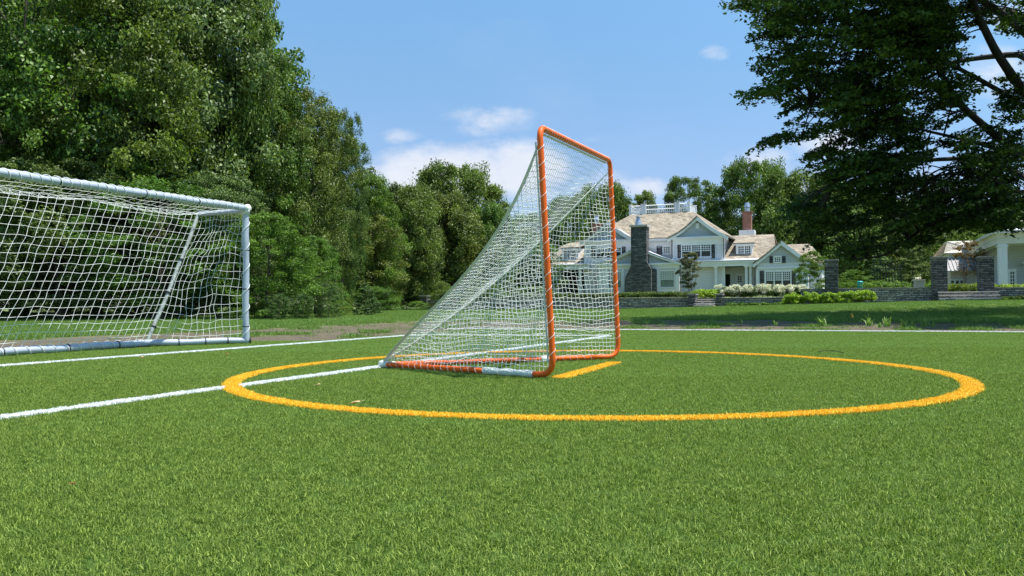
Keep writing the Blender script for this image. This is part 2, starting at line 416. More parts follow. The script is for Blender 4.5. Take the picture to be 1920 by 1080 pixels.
def instancer(o, coll, smin=.8, smax=1.25, tilt=.15, keep=False, seed=0):
    ng = bpy.data.node_groups.new(o.name+'_scatter', 'GeometryNodeTree')
    ng.interface.new_socket('Geometry', in_out='INPUT', socket_type='NodeSocketGeometry')
    ng.interface.new_socket('Geometry', in_out='OUTPUT', socket_type='NodeSocketGeometry')
    gi = ng.nodes.new('NodeGroupInput'); go = ng.nodes.new('NodeGroupOutput')
    ip = ng.nodes.new('GeometryNodeInstanceOnPoints'); ci = ng.nodes.new('GeometryNodeCollectionInfo')
    ci.inputs['Collection'].default_value = coll; ci.inputs['Separate Children'].default_value = True; ci.inputs['Reset Children'].default_value = True
    ip.inputs['Pick Instance'].default_value = True
    rv = ng.nodes.new('FunctionNodeRandomValue'); rv.data_type = 'FLOAT_VECTOR'
    rv.inputs[0].default_value = (-tilt, -tilt, 0); rv.inputs[1].default_value = (tilt, tilt, 6.283); rv.inputs['Seed'].default_value = seed
    rs = ng.nodes.new('FunctionNodeRandomValue'); rs.data_type = 'FLOAT'; rs.inputs[2].default_value = smin; rs.inputs[3].default_value = smax; rs.inputs['Seed'].default_value = seed+5
    na = ng.nodes.new('GeometryNodeInputNamedAttribute'); na.data_type = 'BOOLEAN'; na.inputs[0].default_value = 'pt'
    ng.links.new(gi.outputs[0], ip.inputs['Points']); ng.links.new(ci.outputs[0], ip.inputs['Instance'])
    ng.links.new(rv.outputs[0], ip.inputs['Rotation']); ng.links.new(rs.outputs[1], ip.inputs['Scale'])
    ng.links.new(na.outputs[0], ip.inputs['Selection'])
    if keep:
        jn = ng.nodes.new('GeometryNodeJoinGeometry'); ng.links.new(gi.outputs[0], jn.inputs[0]); ng.links.new(ip.outputs[0], jn.inputs[0])
        ng.links.new(jn.outputs[0], go.inputs[0])
    else: ng.links.new(ip.outputs[0], go.inputs[0])
    md = o.modifiers.new('scatter', 'NODES'); md.node_group = ng
def point_obj(name, pts, faces_v=None, faces=None, mat=None):
    base = list(map(tuple, faces_v)) if faces_v is not None else []
    me = bpy.data.meshes.new(name)
    if base:
        me.from_pydata(base+[tuple(p) for p in pts], [], faces or [])
    else:
        me.vertices.add(len(pts)); me.vertices.foreach_set('co', np.asarray(pts, np.float32).ravel())
    a = me.attributes.new('pt', 'BOOLEAN', 'POINT')
    a.data.foreach_set('value', np.r_[np.zeros(len(base), bool), np.ones(len(pts), bool)])
    if mat: me.materials.append(mat)
    me.update(); o = bpy.data.objects.new(name, me); COL.objects.link(o); return o

#%% ================================================================ field markings
# crease: a hand-laid ring, radius varying a little round its centre
CC = np.array([.597, 6.47])
obs = np.array([gr(*p) for p in [(418,727),(1820,727),(1060,789),(1160,658.5),(1560,674.5),(1727,690),(567,685),(717,670.5),(500,757.5),(717,776),(820,784),(1176,789.5),(1560,780),(1740,764)]])-CC
oa = np.arctan2(obs[:, 1], obs[:, 0]); orr = np.hypot(obs[:, 0], obs[:, 1])
Bm = np.stack([np.ones_like(oa), np.cos(oa), np.sin(oa), np.cos(2*oa), np.sin(2*oa), np.cos(3*oa), np.sin(3*oa)], 1)
cf = np.linalg.solve(Bm.T@Bm+np.diag([0, .02, .02, .02, .02, .3, .3]), Bm.T@orr)
def crease_r(a): return cf[0]+cf[1]*np.cos(a)+cf[2]*np.sin(a)+cf[3]*np.cos(2*a)+cf[4]*np.sin(2*a)+cf[5]*np.cos(3*a)+cf[6]*np.sin(3*a)
LW = .105
print('ring', CC, cf, (crease_r(oa)-orr).round(2), orr.round(2))
def seg(pa, pb): return np.array(pa), np.array(pb)
L1a, L1b = gr(-60, 794), gr(1142, 630.5)
L1dir = (L1b-L1a)/np.linalg.norm(L1b-L1a)
L2a, L2b = gr(-10, 688), gr(778, 628.5)
A1, A2 = gr(785, 628.5), gr(1142, 630)
FLr = gr(1920, 623); FLl = gr(1170, 618.5)
fd = (FLr-FLl)/np.linalg.norm(FLr-FLl)
L2dir = (L2b-L2a)/np.linalg.norm(L2b-L2a)
white_lines = [seg(L1a-L1dir*2.5, L1b), seg(L2a-L2dir*5, L2b), seg(A1, A2), seg(FLl-fd*4.0, FLr+fd*26)]
P1 = gr(1038, 711); P2 = gr(1160, 673.5)
yg = seg(gr(1048, 710), gr(1153, 681))
def seg_dist(P, a, b):
    d = b-a; t = np.clip(((P-a)@d)/(d@d), 0, 1); return np.linalg.norm(P-a-t[:, None]*d, axis=1)
def crease_band(P):
    q = P-CC; a = np.arctan2(q[:, 1], q[:, 0]); r = np.hypot(q[:, 0], q[:, 1]); R_ = crease_r(a)
    return (r < R_) & (r > R_-LW)
def on_yellow(P): return crease_band(P) | (seg_dist(P, *yg) < LW*.5)
def on_white(P):
    m = np.zeros(len(P), bool)
    for i, (a, b) in enumerate(white_lines): m |= seg_dist(P, a, b) < (.045 if i < 3 else .05)
    return m & ~on_yellow(P)
# turf outline in field coords (u, s): sideline edge s ~ 16.3; left edge beyond the second white line
S_EDGE = 16.22+0.0
u2, _s2 = US(*L2b)
gS = US(*gr(470, 640))[1]
def turf_left(s):       # u of the left turf edge
    return np.interp(s, [-20, gS-6.5, gS-.15, gS+.5, 30], [u2-1.95, u2-1.95, u2-1.95, u2-.42, u2-.36])
def in_turf(P):
    u, s = P@E2, P@M2
    return (s < S_EDGE) & (u > turf_left(s))

# ------------------------------------------------------------------ ground sheets
def soil_material(name, turf=False):
    m, nt, b, o = newmat(name)
    tc = N(nt, 'ShaderNodeTexCoord'); v = tc.outputs['Object']
    if turf:
        n = noisetex(nt, v, 55, 5, .7); n2 = noisetex(nt, v, .9, 4)
        c1 = ramp(nt, n, [(.3, (.030, .066, .012)), (.7, (.10, .17, .042))])
        mx = N(nt, 'ShaderNodeMix', data_type='RGBA', blend_type='MULTIPLY'); mx.inputs[0].default_value = .5
        nt.links.new(c1, mx.inputs[6]); nt.links.new(ramp(nt, n2, [(.3, (.75,)*3), (.7, (1.2,)*3)]), mx.inputs[7])
        nt.links.new(mx.outputs[2], b.inputs['Base Color']); b.inputs['Roughness'].default_value = 1; b.inputs['Specular IOR Level'].default_value = 0
        bump(nt, b, n, .5, .01); return m
    n = noisetex(nt, v, 9, 6, .7); n2 = noisetex(nt, v, .55, 4); n3 = noisetex(nt, v, 13, 6, .8)
    grass = ramp(nt, n, [(.3, (.070, .115, .022)), (.72, (.17, .23, .055))])
    dry = ramp(nt, n, [(.3, (.12, .15, .045)), (.7, (.22, .24, .085))])
    g1 = N(nt, 'ShaderNodeMix', data_type='RGBA'); nt.links.new(ramp(nt, n2, [(.42, (0,)*3), (.68, (.8,)*3)]), g1.inputs[0])
    nt.links.new(grass, g1.inputs[6]); nt.links.new(dry, g1.inputs[7])
    dirt = ramp(nt, n3, [(.3, (.050, .037, .022)), (.52, (.115, .090, .055)), (.66, (.23, .18, .115)), (.76, (.50, .43, .32))])
    # mask: bare strip along the turf, in field coordinates
    dot = N(nt, 'ShaderNodeVectorMath', operation='DOT_PRODUCT'); nt.links.new(v, dot.inputs[0]); dot.inputs[1].default_value = (M2[0], M2[1], 0)
    dou = N(nt, 'ShaderNodeVectorMath', operation='DOT_PRODUCT'); nt.links.new(v, dou.inputs[0]); dou.inputs[1].default_value = (E2[0], E2[1], 0)
    wob = N(nt, 'ShaderNodeMath', operation='MULTIPLY_ADD'); nt.links.new(n2, wob.inputs[0]); wob.inputs[1].default_value = 5.5; nt.links.new(dot.outputs['Value'], wob.inputs[2])
    mr = N(nt, 'ShaderNodeMapRange', interpolation_type='SMOOTHSTEP'); mr.inputs[1].default_value = -1.0; mr.inputs[2].default_value = 1.6; mr.inputs[3].default_value = 1; mr.inputs[4].default_value = 0
    thr = N(nt, 'ShaderNodeMapRange'); thr.inputs[1].default_value = -3; thr.inputs[2].default_value = 6; thr.inputs[3].default_value = 27.2; thr.inputs[4].default_value = 24.6; nt.links.new(dou.outputs['Value'], thr.inputs[0])
    dif = N(nt, 'ShaderNodeMath', operation='SUBTRACT'); nt.links.new(wob.outputs[0], dif.inputs[0]); nt.links.new(thr.outputs[0], dif.inputs[1]); nt.links.new(dif.outputs[0], mr.inputs[0])
    # patchy on top
    mp = N(nt, 'ShaderNodeMapRange'); mp.inputs[1].default_value = .30; mp.inputs[2].default_value = .45; nt.links.new(noisetex(nt, v, 1.6, 5, .7), mp.inputs[0])
    wl = N(nt, 'ShaderNodeMapRange'); wl.inputs[1].default_value = -15.5; wl.inputs[2].default_value = -12.5; wl.inputs[3].default_value = .0; wl.inputs[4].default_value = 1; nt.links.new(dou.outputs['Value'], wl.inputs[0])
    m1 = N(nt, 'ShaderNodeMath', operation='MULTIPLY'); nt.links.new(mr.outputs[0], m1.inputs[0]); nt.links.new(mp.outputs[0], m1.inputs[1])
    m2 = N(nt, 'ShaderNodeMath', operation='MULTIPLY'); nt.links.new(m1.outputs[0], m2.inputs[0]); nt.links.new(wl.outputs[0], m2.inputs[1])
    mx = N(nt, 'ShaderNodeMix', data_type='RGBA'); nt.links.new(m2.outputs[0], mx.inputs[0])
    nt.links.new(g1.outputs[2], mx.inputs[6]); nt.links.new(dirt, mx.inputs[7])
    nt.links.new(mx.outputs[2], b.inputs['Base Color']); b.inputs['Roughness'].default_value = .95
    bump(nt, b, n3, .8, .05); return m
MT['lawn'] = soil_material('lawn_ground'); MT['turf'] = soil_material('turf_base', True)

def grid_sheet(name, us, ss, zf, mat):
    V = []; 
    for s in ss:
        for u in us:
            x, y = W(u, s); V.append((x, y, zf(x, y)))
    n = len(us); Q = [(j*n+i, j*n+i+1, (j+1)*n+i+1, (j+1)*n+i) for j in range(len(ss)-1) for i in range(n-1)]
    return fast(name, V, Q, mat, smooth=True)
us = np.r_[-900, -400, -200, np.linspace(-110, 90, 101), 200, 400, 900]
ss = np.r_[-300, -60, 0, 10, 14, 16, np.linspace(17, 60, 70), np.linspace(62, 130, 20), 200, 400, 900, 1500]
def lawn_z(x, y):
    u, s = US(x, y)
    z = ground(x, y)-.03+.035*(noise.noise(Vector((x*.35, y*.35, 0)))) * float(sstep(s, 17, 22))
    if s > WALL_S+.1 and u > -27: z -= .25
    return z
tag(grid_sheet('lawn', us, ss, lawn_z, MT['lawn']), kind='structure')
# raised garden terraces behind the stone walls
def terrace_z(x, y): return terr(x, y)
uT = np.r_[np.linspace(-27, 60, 45), 150]
tag(grid_sheet('garden_terrace', uT, np.r_[np.linspace(WALL_S+.12, 90, 20), 140], lambda x, y: .84+.38*float(sstep(US(x, y)[1], 55, 74)), MT['lawn']), kind='structure')
# turf sheet
V = []; sv = [-18, -6, gS-6.5, gS-.15, gS+.5, S_EDGE]
for s in sv:
    V.append((*W(turf_left(s), s), 0)); V.append((*W(40, s), 0))
tag(fast('turf', V, [(2*i, 2*i+1, 2*i+3, 2*i+2) for i in range(len(sv)-1)], MT['turf']), kind='structure')

# blades
def patches(nm, mat, n, k=4, radius=.035, h=.0112, w=.0021, lean=.85):
    return patch_collection(nm, [blade_patch(f'{nm}_patch_{i}', n, radius, h, w, MT[mat], np.random.default_rng(100+i+n), lean) for i in range(k)])
def wedge(n, d0, d1, rng, marg=1.15):
    D = np.sqrt(rng.uniform(d0*d0, d1*d1, n)); x = rng.uniform(-1, 1, n)*D*.65*marg
    return np.stack([x, D], 1)
pts = []
rg = np.random.default_rng(5)
for (d0, d1, dens) in ((1.45, 2.4, 3800), (2.4, 3.6, 3200), (3.6, 6, 1900), (6, 9.5, 800), (9.5, 19.5, 260)):
    area = .65*1.15*(d1*d1-d0*d0); P = wedge(int(area*dens), d0, d1, rg); pts.append(P)
P = np.concatenate(pts); P = P[in_turf(P) & ((~on_yellow(P) & ~on_white(P)) | (rg.random(len(P)) < .045))]
g = point_obj('grass', np.c_[P, np.zeros(len(P))])
tag(g, 'short bright green artificial turf pile covering the playing field', 'grass', kind='stuff')
instancer(g, patches('turf', 'turfblade', 24, 7), .75, 1.25, .25)
print('turf pts', len(P))
# painted-in lines: strips plus coloured blades
def strip(a, b, w, z=.004, step=.4):
    n = max(2, int(np.linalg.norm(b-a)/step)); d = (b-a)/np.linalg.norm(b-a); nn = np.array([-d[1], d[0]])
    V = []
    for i in range(n+1):
        p = a+(b-a)*i/n; wv = w*(1+.06*math.sin(i*1.7)); V += [(*(p-nn*wv/2), z), (*(p+nn*wv/2), z)]
    return V, [(2*i, 2*i+2, 2*i+3, 2*i+1) for i in range(n)]
yc = patches('yellow', 'yellowblade', 16, 3, .020, .013, .0042, .5)
wc = patches('white', 'whiteblade', 16, 3, .018, .014, .0042, .5)
def line_obj(name, V, Fc, fpts, coll, mat):
    o = point_obj(name, np.c_[fpts, np.full(len(fpts), .002)], V, Fc, mat); instancer(o, coll, .85, 1.2, .2, keep=True)
    return tag(o, kind='structure')
MT['yline'] = plain('yellow_backing', (.85, .46, .015), .8, .1, 30); MT['wline'] = plain('white_backing', (.66, .69, .68), .8, .1, 30)
n = 200; a = np.linspace(0, 2*np.pi, n, endpoint=False); ro = crease_r(a)
V = [(*(CC+r*np.array([math.cos(q), math.sin(q)])), .004) for q, r in zip(a, ro-LW)]+[(*(CC+r*np.array([math.cos(q), math.sin(q)])), .004) for q, r in zip(a, ro)]
Fc = [(i, i+n, (i+1) % n+n, (i+1) % n) for i in range(n)]
aa = rg.uniform(0, 2*np.pi, 24000); rr = crease_r(aa)-rg.uniform(.002, LW-.004, 24000)
line_obj('yellow_crease_line', V, Fc, CC+np.stack([np.cos(aa), np.sin(aa)], 1)*rr[:, None], yc, MT['yline'])
def line_pts(a, b, w, dens=11000):
    L = np.linalg.norm(b-a); k = int(L*w*dens); t = rg.random(k); d = (b-a)/L; nn = np.array([-d[1], d[0]])
    return a+(b-a)*t[:, None]+nn*rg.uniform(-.5, .5, k)[:, None]*w
V, Fc = strip(*yg, LW)
line_obj('yellow_goal_line', V, Fc, line_pts(*yg, LW), yc, MT['yline'])
for i, (a_, b_) in enumerate(white_lines):
    w = .09 if i < 3 else .10
    V, Fc = strip(a_, b_, w)
    fp = line_pts(a_, b_, w, 9000 if i < 2 else 4000)
    if i == 0:
        Vn = np.array(V)[:, :2]; mid = np.array([Vn[list(f)].mean(0) for f in Fc]); Vf = []
        q = np.linalg.norm(mid-CC, axis=1); fp = fp[~on_yellow(fp)]
        # the yellow ring is laid over the white line: split the strip there
        V2 = []; F2 = []
        L = np.linalg.norm(b_-a_); ts = np.linspace(0, 1, 600); line = a_+(b_-a_)*ts[:, None]
        cb = crease_band(line); st = 0
        while st < 600:
            if cb[st]: st += 1; continue
            en = st
            while en+1 < 600 and not cb[en+1]: en += 1
            if en > st+2:
                v_, f_ = strip(line[st], line[en], w); F2 += [tuple(k+len(V2) for k in f) for f in f_]; V2 += v_
            st = en+1
        V, Fc = V2, F2
    line_obj('white_field_line', V, Fc, fp, wc, MT['wline'])

# lawn tufts beyond the turf
rg = np.random.default_rng(8)
P = np.concatenate([wedge(52000, 14, 27, rg, 1.05), wedge(52000, 27, 58, rg, 1.05)])
u_, s_ = P@E2, P@M2
nz = np.array([noise.noise(Vector((x*.9, y*.9, 3))) for x, y in P])
bare = (s_ < np.interp(u_, [-3, 6], [24.6, 21.9])+1.8*nz) & (u_ > -13.8+1.2*nz) & (nz > -.42)
keepm = ~in_turf(P) & (s_ < WALL_S-.3) & ~(bare & (rg.random(len(P)) < np.where(u_ > 4, .90, .985))) & (s_ > 8) & ((u_ < turf_left(s_)-.12) | (s_ > S_EDGE+.12))
P = P[keepm]
lg = point_obj('lawn_grass', np.array([(x, y, lawn_z(x, y)) for x, y in P]))
tag(lg, 'short mown lawn grass growing between the turf and the garden walls', 'grass', kind='stuff')
instancer(lg, patches('lawn', 'lawnblade', 34, 4, .14, .055, .009, .6), .6, 1.3, .2)

#%% ================================================================ lacrosse goal
mdir = (P2-P1)/np.linalg.norm(P2-P1); bdir = np.array([-mdir[1], mdir[0]])
print('mouth width', np.linalg.norm(P2-P1))
def on_plane(px, py, base, dirv):
    """photo ray with the vertical plane through base containing dirv"""
    nn = np.array([-dirv[1], dirv[0]]); d = ray(px, py); t = (base@nn)/(d[:2]@nn); return np.array([d[0]*t, d[1]*t, CH+d[2]*t])
T1 = on_plane(1011.5, 238, P1, bdir); T2 = on_plane(1143.5, 301, P2, bdir)
zt = (T1[2]+T2[2])/2
AP = np.array([*gr(722, 683.5, .03), .032])
print('tops', T1, T2, 'apex', AP, 'depth', np.linalg.norm(AP[:2]-(P1+P2)/2))
GB = (P1+P2)/2
goal = empty('lacrosse_goal', (GB[0], GB[1], 0), 0, 'orange pipe lacrosse goal with white net standing in the yellow crease circle', 'goal')
OFF = np.array([GB[0], GB[1], 0])
B1 = np.array([*P1, .028]); B2 = np.array([*P2, .028])
pr = .0228
def path(P, rads): return np.array(fillet(P, rads, 10))-OFF
pipe = path([B1+(AP-B1)*.14, B1, T1, T2, B2, B2+(AP-B2)*.14], [.13, .10, .10, .13])
def pipe_obj(pts, nm, mat, r=pr, n=14, par=goal, step=.05):
    mb = MB().tube(resample(pts, step) if step else pts, r, n); return mb.build(nm, mat, par, smooth=True)
pipe_obj(pipe, 'mouth_frame', MT['orange'], step=None)
for Bx, nm in ((B1, 'base_bar'), (B2, 'base_bar')):
    pipe_obj(np.array([Bx+(AP-Bx)*.141, AP])-OFF, nm, MT['orange'], pr*.96)
# padded sleeve and corner bag at the back
def sleeve(Bx, t0, t1, nm, mat, r, wob=.004):
    q = resample(np.array([Bx+(AP-Bx)*t0, Bx+(AP-Bx)*t1])-OFF, .04); k = np.arange(len(q))
    rr = r+wob*np.sin(k*1.3); MB().tube(q, rr, 12).build(nm, mat, goal, smooth=True)
sleeve(B1, .10, .37, 'pad_sleeve', MT['webbing'], .027)
ap = AP-OFF
MB().tube([ap+np.array([*(-bdir*.10), 0]), ap+np.array([*(bdir*.02), .003]), ap+np.array([*(bdir*.055), .01])], [.026, .036, .022], 10).build('corner_bag', MT['webbing'], goal, smooth=True)
MB().tube([B2+(AP-B2)*.33-OFF, B2+(AP-B2)*.36-OFF], .033, 10).build('pipe_joint', MT['lace'], goal, smooth=True)
# seams: curves in vertical planes from each top corner to the apex
def seam(Tp, pix):
    d = AP[:2]-Tp[:2]; d = d/np.linalg.norm(d)
    pts = [on_plane(px, py, Tp[:2], d) for px, py in pix]
    return np.array(pts)
s1 = np.array([T1+[0, 0, -.10]]+list(seam(T1, [(990, 318), (969, 372), (944, 416), (902, 475), (854, 535), (805, 586), (757, 634)]))+[AP+[0, 0, .03]])
s2 = np.array([T2+[0, 0, -.10]]+list(seam(T2, [(1110, 356), (1074, 389), (1018, 449), (935, 523), (854, 588), (790, 635), (750, 659)]))+[AP+[0, 0, .03]])
def smooth_curve(P, n=60):
    d = np.r_[0, np.cumsum(np.linalg.norm(np.diff(P, axis=0), axis=1))]; d /= d[-1]
    A = np.stack([d**k for k in range(5)], 1); t = np.linspace(0, 1, n); wt = np.ones(len(d)); wt[0] = wt[-1] = 30
    out = []
    for i in range(3):
        c = np.linalg.lstsq(A*wt[:, None], P[:, i]*wt, rcond=None)[0]; out.append(sum(c[k]*t**k for k in range(5)))
    return np.stack(out, 1)
S1 = smooth_curve(s1); S2 = smooth_curve(s2)
print('seam1', S1[::12].round(2)); print('seam2', S2[::12].round(2))
def ribbon(P, width, side, nm, mat, thick=.004):
    """flat webbing strip following P"""
    P = np.asarray(P); side = side/np.linalg.norm(side)
    T = np.gradient(P, axis=0); T /= np.linalg.norm(T, axis=1)[:, None]; nn = np.cross(T, side); nn /= np.linalg.norm(nn, axis=1)[:, None]
    V = []
    w = width if not np.isscalar(width) else np.full(len(P), width)
    for i in range(len(P)):
        for a_, b_ in ((-1, -1), (1, -1), (1, 1), (-1, 1)): V.append(P[i]+side*w[i]*.5*a_+nn[i]*thick*.5*b_)
    Q = [(4*i+j, 4*i+(j+1) % 4, 4*i+4+(j+1) % 4, 4*i+4+j) for i in range(len(P)-1) for j in range(4)]
    return fast(nm, V, Q, mat, parent=goal, smooth=False)
m3 = np.array([mdir[0], mdir[1], 0.])
wd = np.interp(np.linspace(0, 1, 60), [0, .08, .5, 1], [.02, .055, .06, .075])
ribbon(S1-OFF, wd, m3, 'seam_band', MT['webbing'])
ribbon(S2-OFF, wd*.8, m3, 'seam_band', MT['lace'])
CELL = .040
lines = []
def nzv(p, k=1.7, amp=.012, sd=0):
    q = Vector((p[0]*k+sd, p[1]*k, p[2]*k)); v = noise.noise_vector(q); return np.array(v)*amp
def side_panel(Bx, Tx, S, inward, sd, sag):
    """panel between post, base bar and seam: grid in (back distance a, height z)"""
    d = AP[:2]-Bx[:2]; Ld = np.linalg.norm(d); d = d/Ld
    # seam height as function of back distance; post line as function of z
    sa = (S[:, :2]-Bx[:2])@d; sz = S[:, 2]; o_ = np.argsort(sa); sa, sz = sa[o_], sz[o_]
    top = lambda a_: np.interp(a_, sa, sz)
    end = lambda z_: np.interp(-z_, -S[:, 2], (S[:, :2]-Bx[:2])@d)
    lean = (Tx[:2]-Bx[:2])@d/Tx[2]
    soff = lambda a_: np.interp(a_, sa, ((S[:, :2]-Bx[:2])@np.array([-d[1], d[0]]))[o_])
    n2 = np.array([-d[1], d[0]])
    H0 = Tx[2]-.1
    def pos(a_, z_):
        z_ = min(z_, max(top(a_), .05)); tp = max(top(a_), .05); fz = min(1, z_/tp); e_ = max(end(z_), .02); fa = np.clip((a_-lean*z_)/(e_-lean*z_+1e-6), 0, 1)
        off = soff(a_)*fz**2
        bul = sag*math.sin(math.pi*fa)*math.sin(math.pi*fz)
        p = np.array([*(Bx[:2]+d*a_+n2*off+inward*bul), z_])
        w = min(1, 6*fa*(1-fa)+.1)*min(1, 6*fz*(1-fz)+.1)
        if fz > .999: return p
        p = p+nzv(p, 2.1, .05*w, sd)+nzv(p, 9, .010*w, sd+4); p[2] -= .03*math.sin(math.pi*fz)*fa*w
        return p
    k = 0; a_ = .05
    while a_ < Ld-.05:
        tp = top(a_); zs = np.arange(.03, tp+.03, .06); zs[-1] = tp
        jit = lambda z_: .006*math.sin(z_*50+k)
        if len(zs) > 1: lines.append([pos(a_+lean*z_*(1-min(1, a_/Ld))+jit(z_), z_) for z_ in zs])
        a_ += CELL; k += 1
    z_ = .05
    while z_ < H0:
        e_ = end(z_); a0 = lean*z_+.012; as_ = np.arange(a0, e_+.03, .06)
        if len(as_) > 1:
            as_[-1] = e_; lines.append([pos(q, z_+.006*math.sin(q*50+z_*90)) for q in as_])
        z_ += CELL
side_panel(B1, T1, S1, mdir, 3, .07)
side_panel(B2, T2, S2, -mdir, 11, .05)
nside = len(lines)
# back panel between the seams
ts = np.linspace(0, 1, 60)
def bp(v, w):
    """v along the seams 0..1 (top..apex), w across 0..1"""
    a_ = np.array([np.interp(v, ts, S1[:, i]) for i in range(3)]); b_ = np.array([np.interp(v, ts, S2[:, i]) for i in range(3)])
    p = a_+(b_-a_)*w
    sg = .015*math.sin(math.pi*w)*math.sin(math.pi*min(1, v*1.02))
    if v < .12: p = p+np.array([0, 0, .10*(1-v/.12)])*math.sin(math.pi*w)**.35
    n_ = np.array([-bdir[0], -bdir[1], -.5]); p = p+n_*sg
    return p+nzv(p, 2.3, .04*math.sin(math.pi*w)*math.sin(math.pi*v), 7)
Ls = np.linalg.norm(np.diff(S1, axis=0), axis=1).sum()
nv = int(Ls/CELL)
for i in range(nv):
    v = i/nv; wdt = np.linalg.norm(bp(v, 1)-bp(v, 0))
    if wdt > .05:
        q = np.linspace(0, 1, max(3, int(wdt/.06))); lines.append([bp(v+.002*math.sin(w*40+i), w) for w in q])
nside2 = len(lines); CL = .054; nw = int(1.83/CL)
for j in range(-nw//2, nw//2+1):
    x = j*CL; L = []
    for v in np.linspace(0, .985, 48):
        wdt = np.linalg.norm(bp(v, 1)-bp(v, 0))
        if abs(x) > wdt/2: break
        L.append(bp(v, .5+x/wdt+.002*math.sin(v*60+j)))
    if len(L) > 2: lines.append(L)
lines = [np.asarray(L)-OFF for L in lines]
V, Q = tubes(lines, [.0021]*nside+[.0018]*(nside2-nside)+[.0016]*(len(lines)-nside2), 4)
fast('net', V, Q, MT['net'], parent=goal)
# lacing cord wound round the mouth frame
def helix(P, pitch, r, nm, skip=0, cr=.0026, turn=14):
    P = resample(P, pitch/turn); T = np.gradient(P, axis=0); T /= np.linalg.norm(T, axis=1)[:, None]
    ref = np.array([bdir[0], bdir[1], 0]); ref = ref/np.linalg.norm(ref)
    A = ref-T*(T@ref)[:, None]; A /= np.linalg.norm(A, axis=1)[:, None]; B = np.cross(T, A)
    ph = np.arange(len(P))*2*np.pi/turn
    rr = r+.006*np.maximum(0, np.cos(ph))
    return P+A*(rr*np.cos(ph))[:, None]+B*(rr*np.sin(ph))[:, None]
hl = [helix(np.array([B1+(T1-B1)*.07, B1+(T1-B1)*.96])-OFF, .115, pr+.0010, ''),
      helix(np.array([T1+(T2-T1)*.04, T1+(T2-T1)*.97])-OFF, .062, pr+.0010, ''),
      helix(np.array([B2+(T2-B2)*.08, B2+(T2-B2)*.96])-OFF, .105, pr+.0010, '')]
V, Q = tubes(hl, [.0018]*3, 5); fast('lacing_cord', V, Q, MT['lace'], parent=goal, smooth=True)
hl = [helix(np.array([B1+(AP-B1)*.2, AP])-OFF, .075, pr+.002, ''), helix(np.array([B2+(AP-B2)*.12, AP])-OFF, .075, pr+.003, '')]
V, Q = tubes(hl, [.0015]*2, 4); fast('base_lacing', V, Q, MT['lace'], parent=goal, smooth=True)
# edge webbing behind the near post
eb = np.array([B1+(T1-B1)*t for t in np.linspace(.05, .94, 30)])-OFF+np.array([*(bdir*.036), 0])
ribbon(eb, .012, np.array([bdir[0], bdir[1], 0.]), 'net_edge_band', MT['webbing'])
eb = np.array([T1+(T2-T1)*t for t in np.linspace(.05, .96, 30)])-OFF+np.array([*(bdir*.02), -.034])
ribbon(eb, .02, np.array([bdir[0], bdir[1], -.3]), 'net_edge_band', MT['webbing'])

#%% ================================================================ soccer goal
SB = gr(461, 644.5); SH = 1.96
mS = np.array([.425, .905]); bS = np.array([-.905, .425])
Kp = gr(276, 643, .05); Kn = gr(0, 660, .05); Kd = (Kn-Kp)/np.linalg.norm(Kn-Kp)
WID = 5.6
sg = empty('soccer_goal', (SB[0], SB[1], 0), 0, 'white padded soccer goal with wide white net at left of the field', 'goal')
O3 = np.array([SB[0], SB[1], 0])
v3 = lambda p, z=0.: np.array([p[0], p[1], z])
bb = Kp-SB
c0 = v3((0, 0)); far = [v3((0, 0), .05), v3((0, 0), SH), v3(bS*.92, SH-.03), v3(bb, .05)]
shift = v3(-mS*WID)
def padded(P, r, nm, mat=MT['pad'], sd=0, step=.05):
    q = resample(P, step); k = np.arange(len(q)); rng = np.random.default_rng(sd)
    rr = r*(1+.05*np.sin(k*.45+sd)+rng.normal(0, .015, len(q)))
    q = q+np.stack([.004*np.sin(k*.31+sd+i) for i in range(3)], 1)
    return MB().tube(q, rr, 14).build(nm, mat, sg, smooth=True)
R_ = .046
near = [p+shift for p in far]; near[3] = far[3]+v3(Kd*WID)
padded([far[0]-[0, 0, .04], far[1]], R_, 'post', sd=1); padded([near[0]-[0, 0, .04], near[1]], R_, 'post', sd=2)
padded([far[1]+v3(mS*.04, .0), near[1]], R_, 'crossbar', sd=3)
for q in (far, near):
    padded([q[1]+[0, 0, -.04], q[2]], .035, 'top_side_bar', sd=4); padded([q[2], (q[2]+q[3])/2+[.0,.0,-.035], q[3]+(q[2]-q[3])*.12, q[3]], .027, 'back_strut', MT['strut'], sd=5)
    padded([q[3], q[0]], .042, 'ground_side_bar', sd=6)
padded([far[3], near[3]], .045, 'rear_ground_bar', sd=7)
def rings(P, r, at_, nm='tie_wrap'):
    P = [np.array(p) for p in P]; d = P[1]-P[0]; L = np.linalg.norm(d); d = d/L
    for a_ in at_:
        c = P[0]+d*a_; MB().tube([c-d*.007, c+d*.007], r*1.10, 12).build(nm, MT['tie'], sg, smooth=True)
rings([far[0], far[1]], R_, (.2, .74, 1.3, 1.86)); rings([far[1], near[1]], R_, (.9, 1.75, 2.9, 4.0, 5.0))
rings([far[3], far[0]], .044, (.4, .75, 1.05, 1.36)); rings([far[3], near[3]], .046, (.5, 1.25, 2.1, 2.9, 3.8))
rings([far[3]+[0, 0, .0], far[2]], .036, (.25, .8, 1.35))
MB().tube([far[1]-v3(mS*.03)-[0, 0, .02], far[1]+v3(mS*.055)+[0, 0, .012]], [.06, .055], 14).tube([far[1]-[0, 0, .09], far[1]+[0, 0, .01]], [.055, .058], 14).build('corner_joint', MT['webbing'], sg, smooth=True)
tw = []
for k in range(26):
    a_ = k*2.4; tw.append([.06*math.cos(a_)*(1+.3*math.sin(k)), .05*math.sin(a_*1.3), .05+.035*math.sin(a_*.9)])
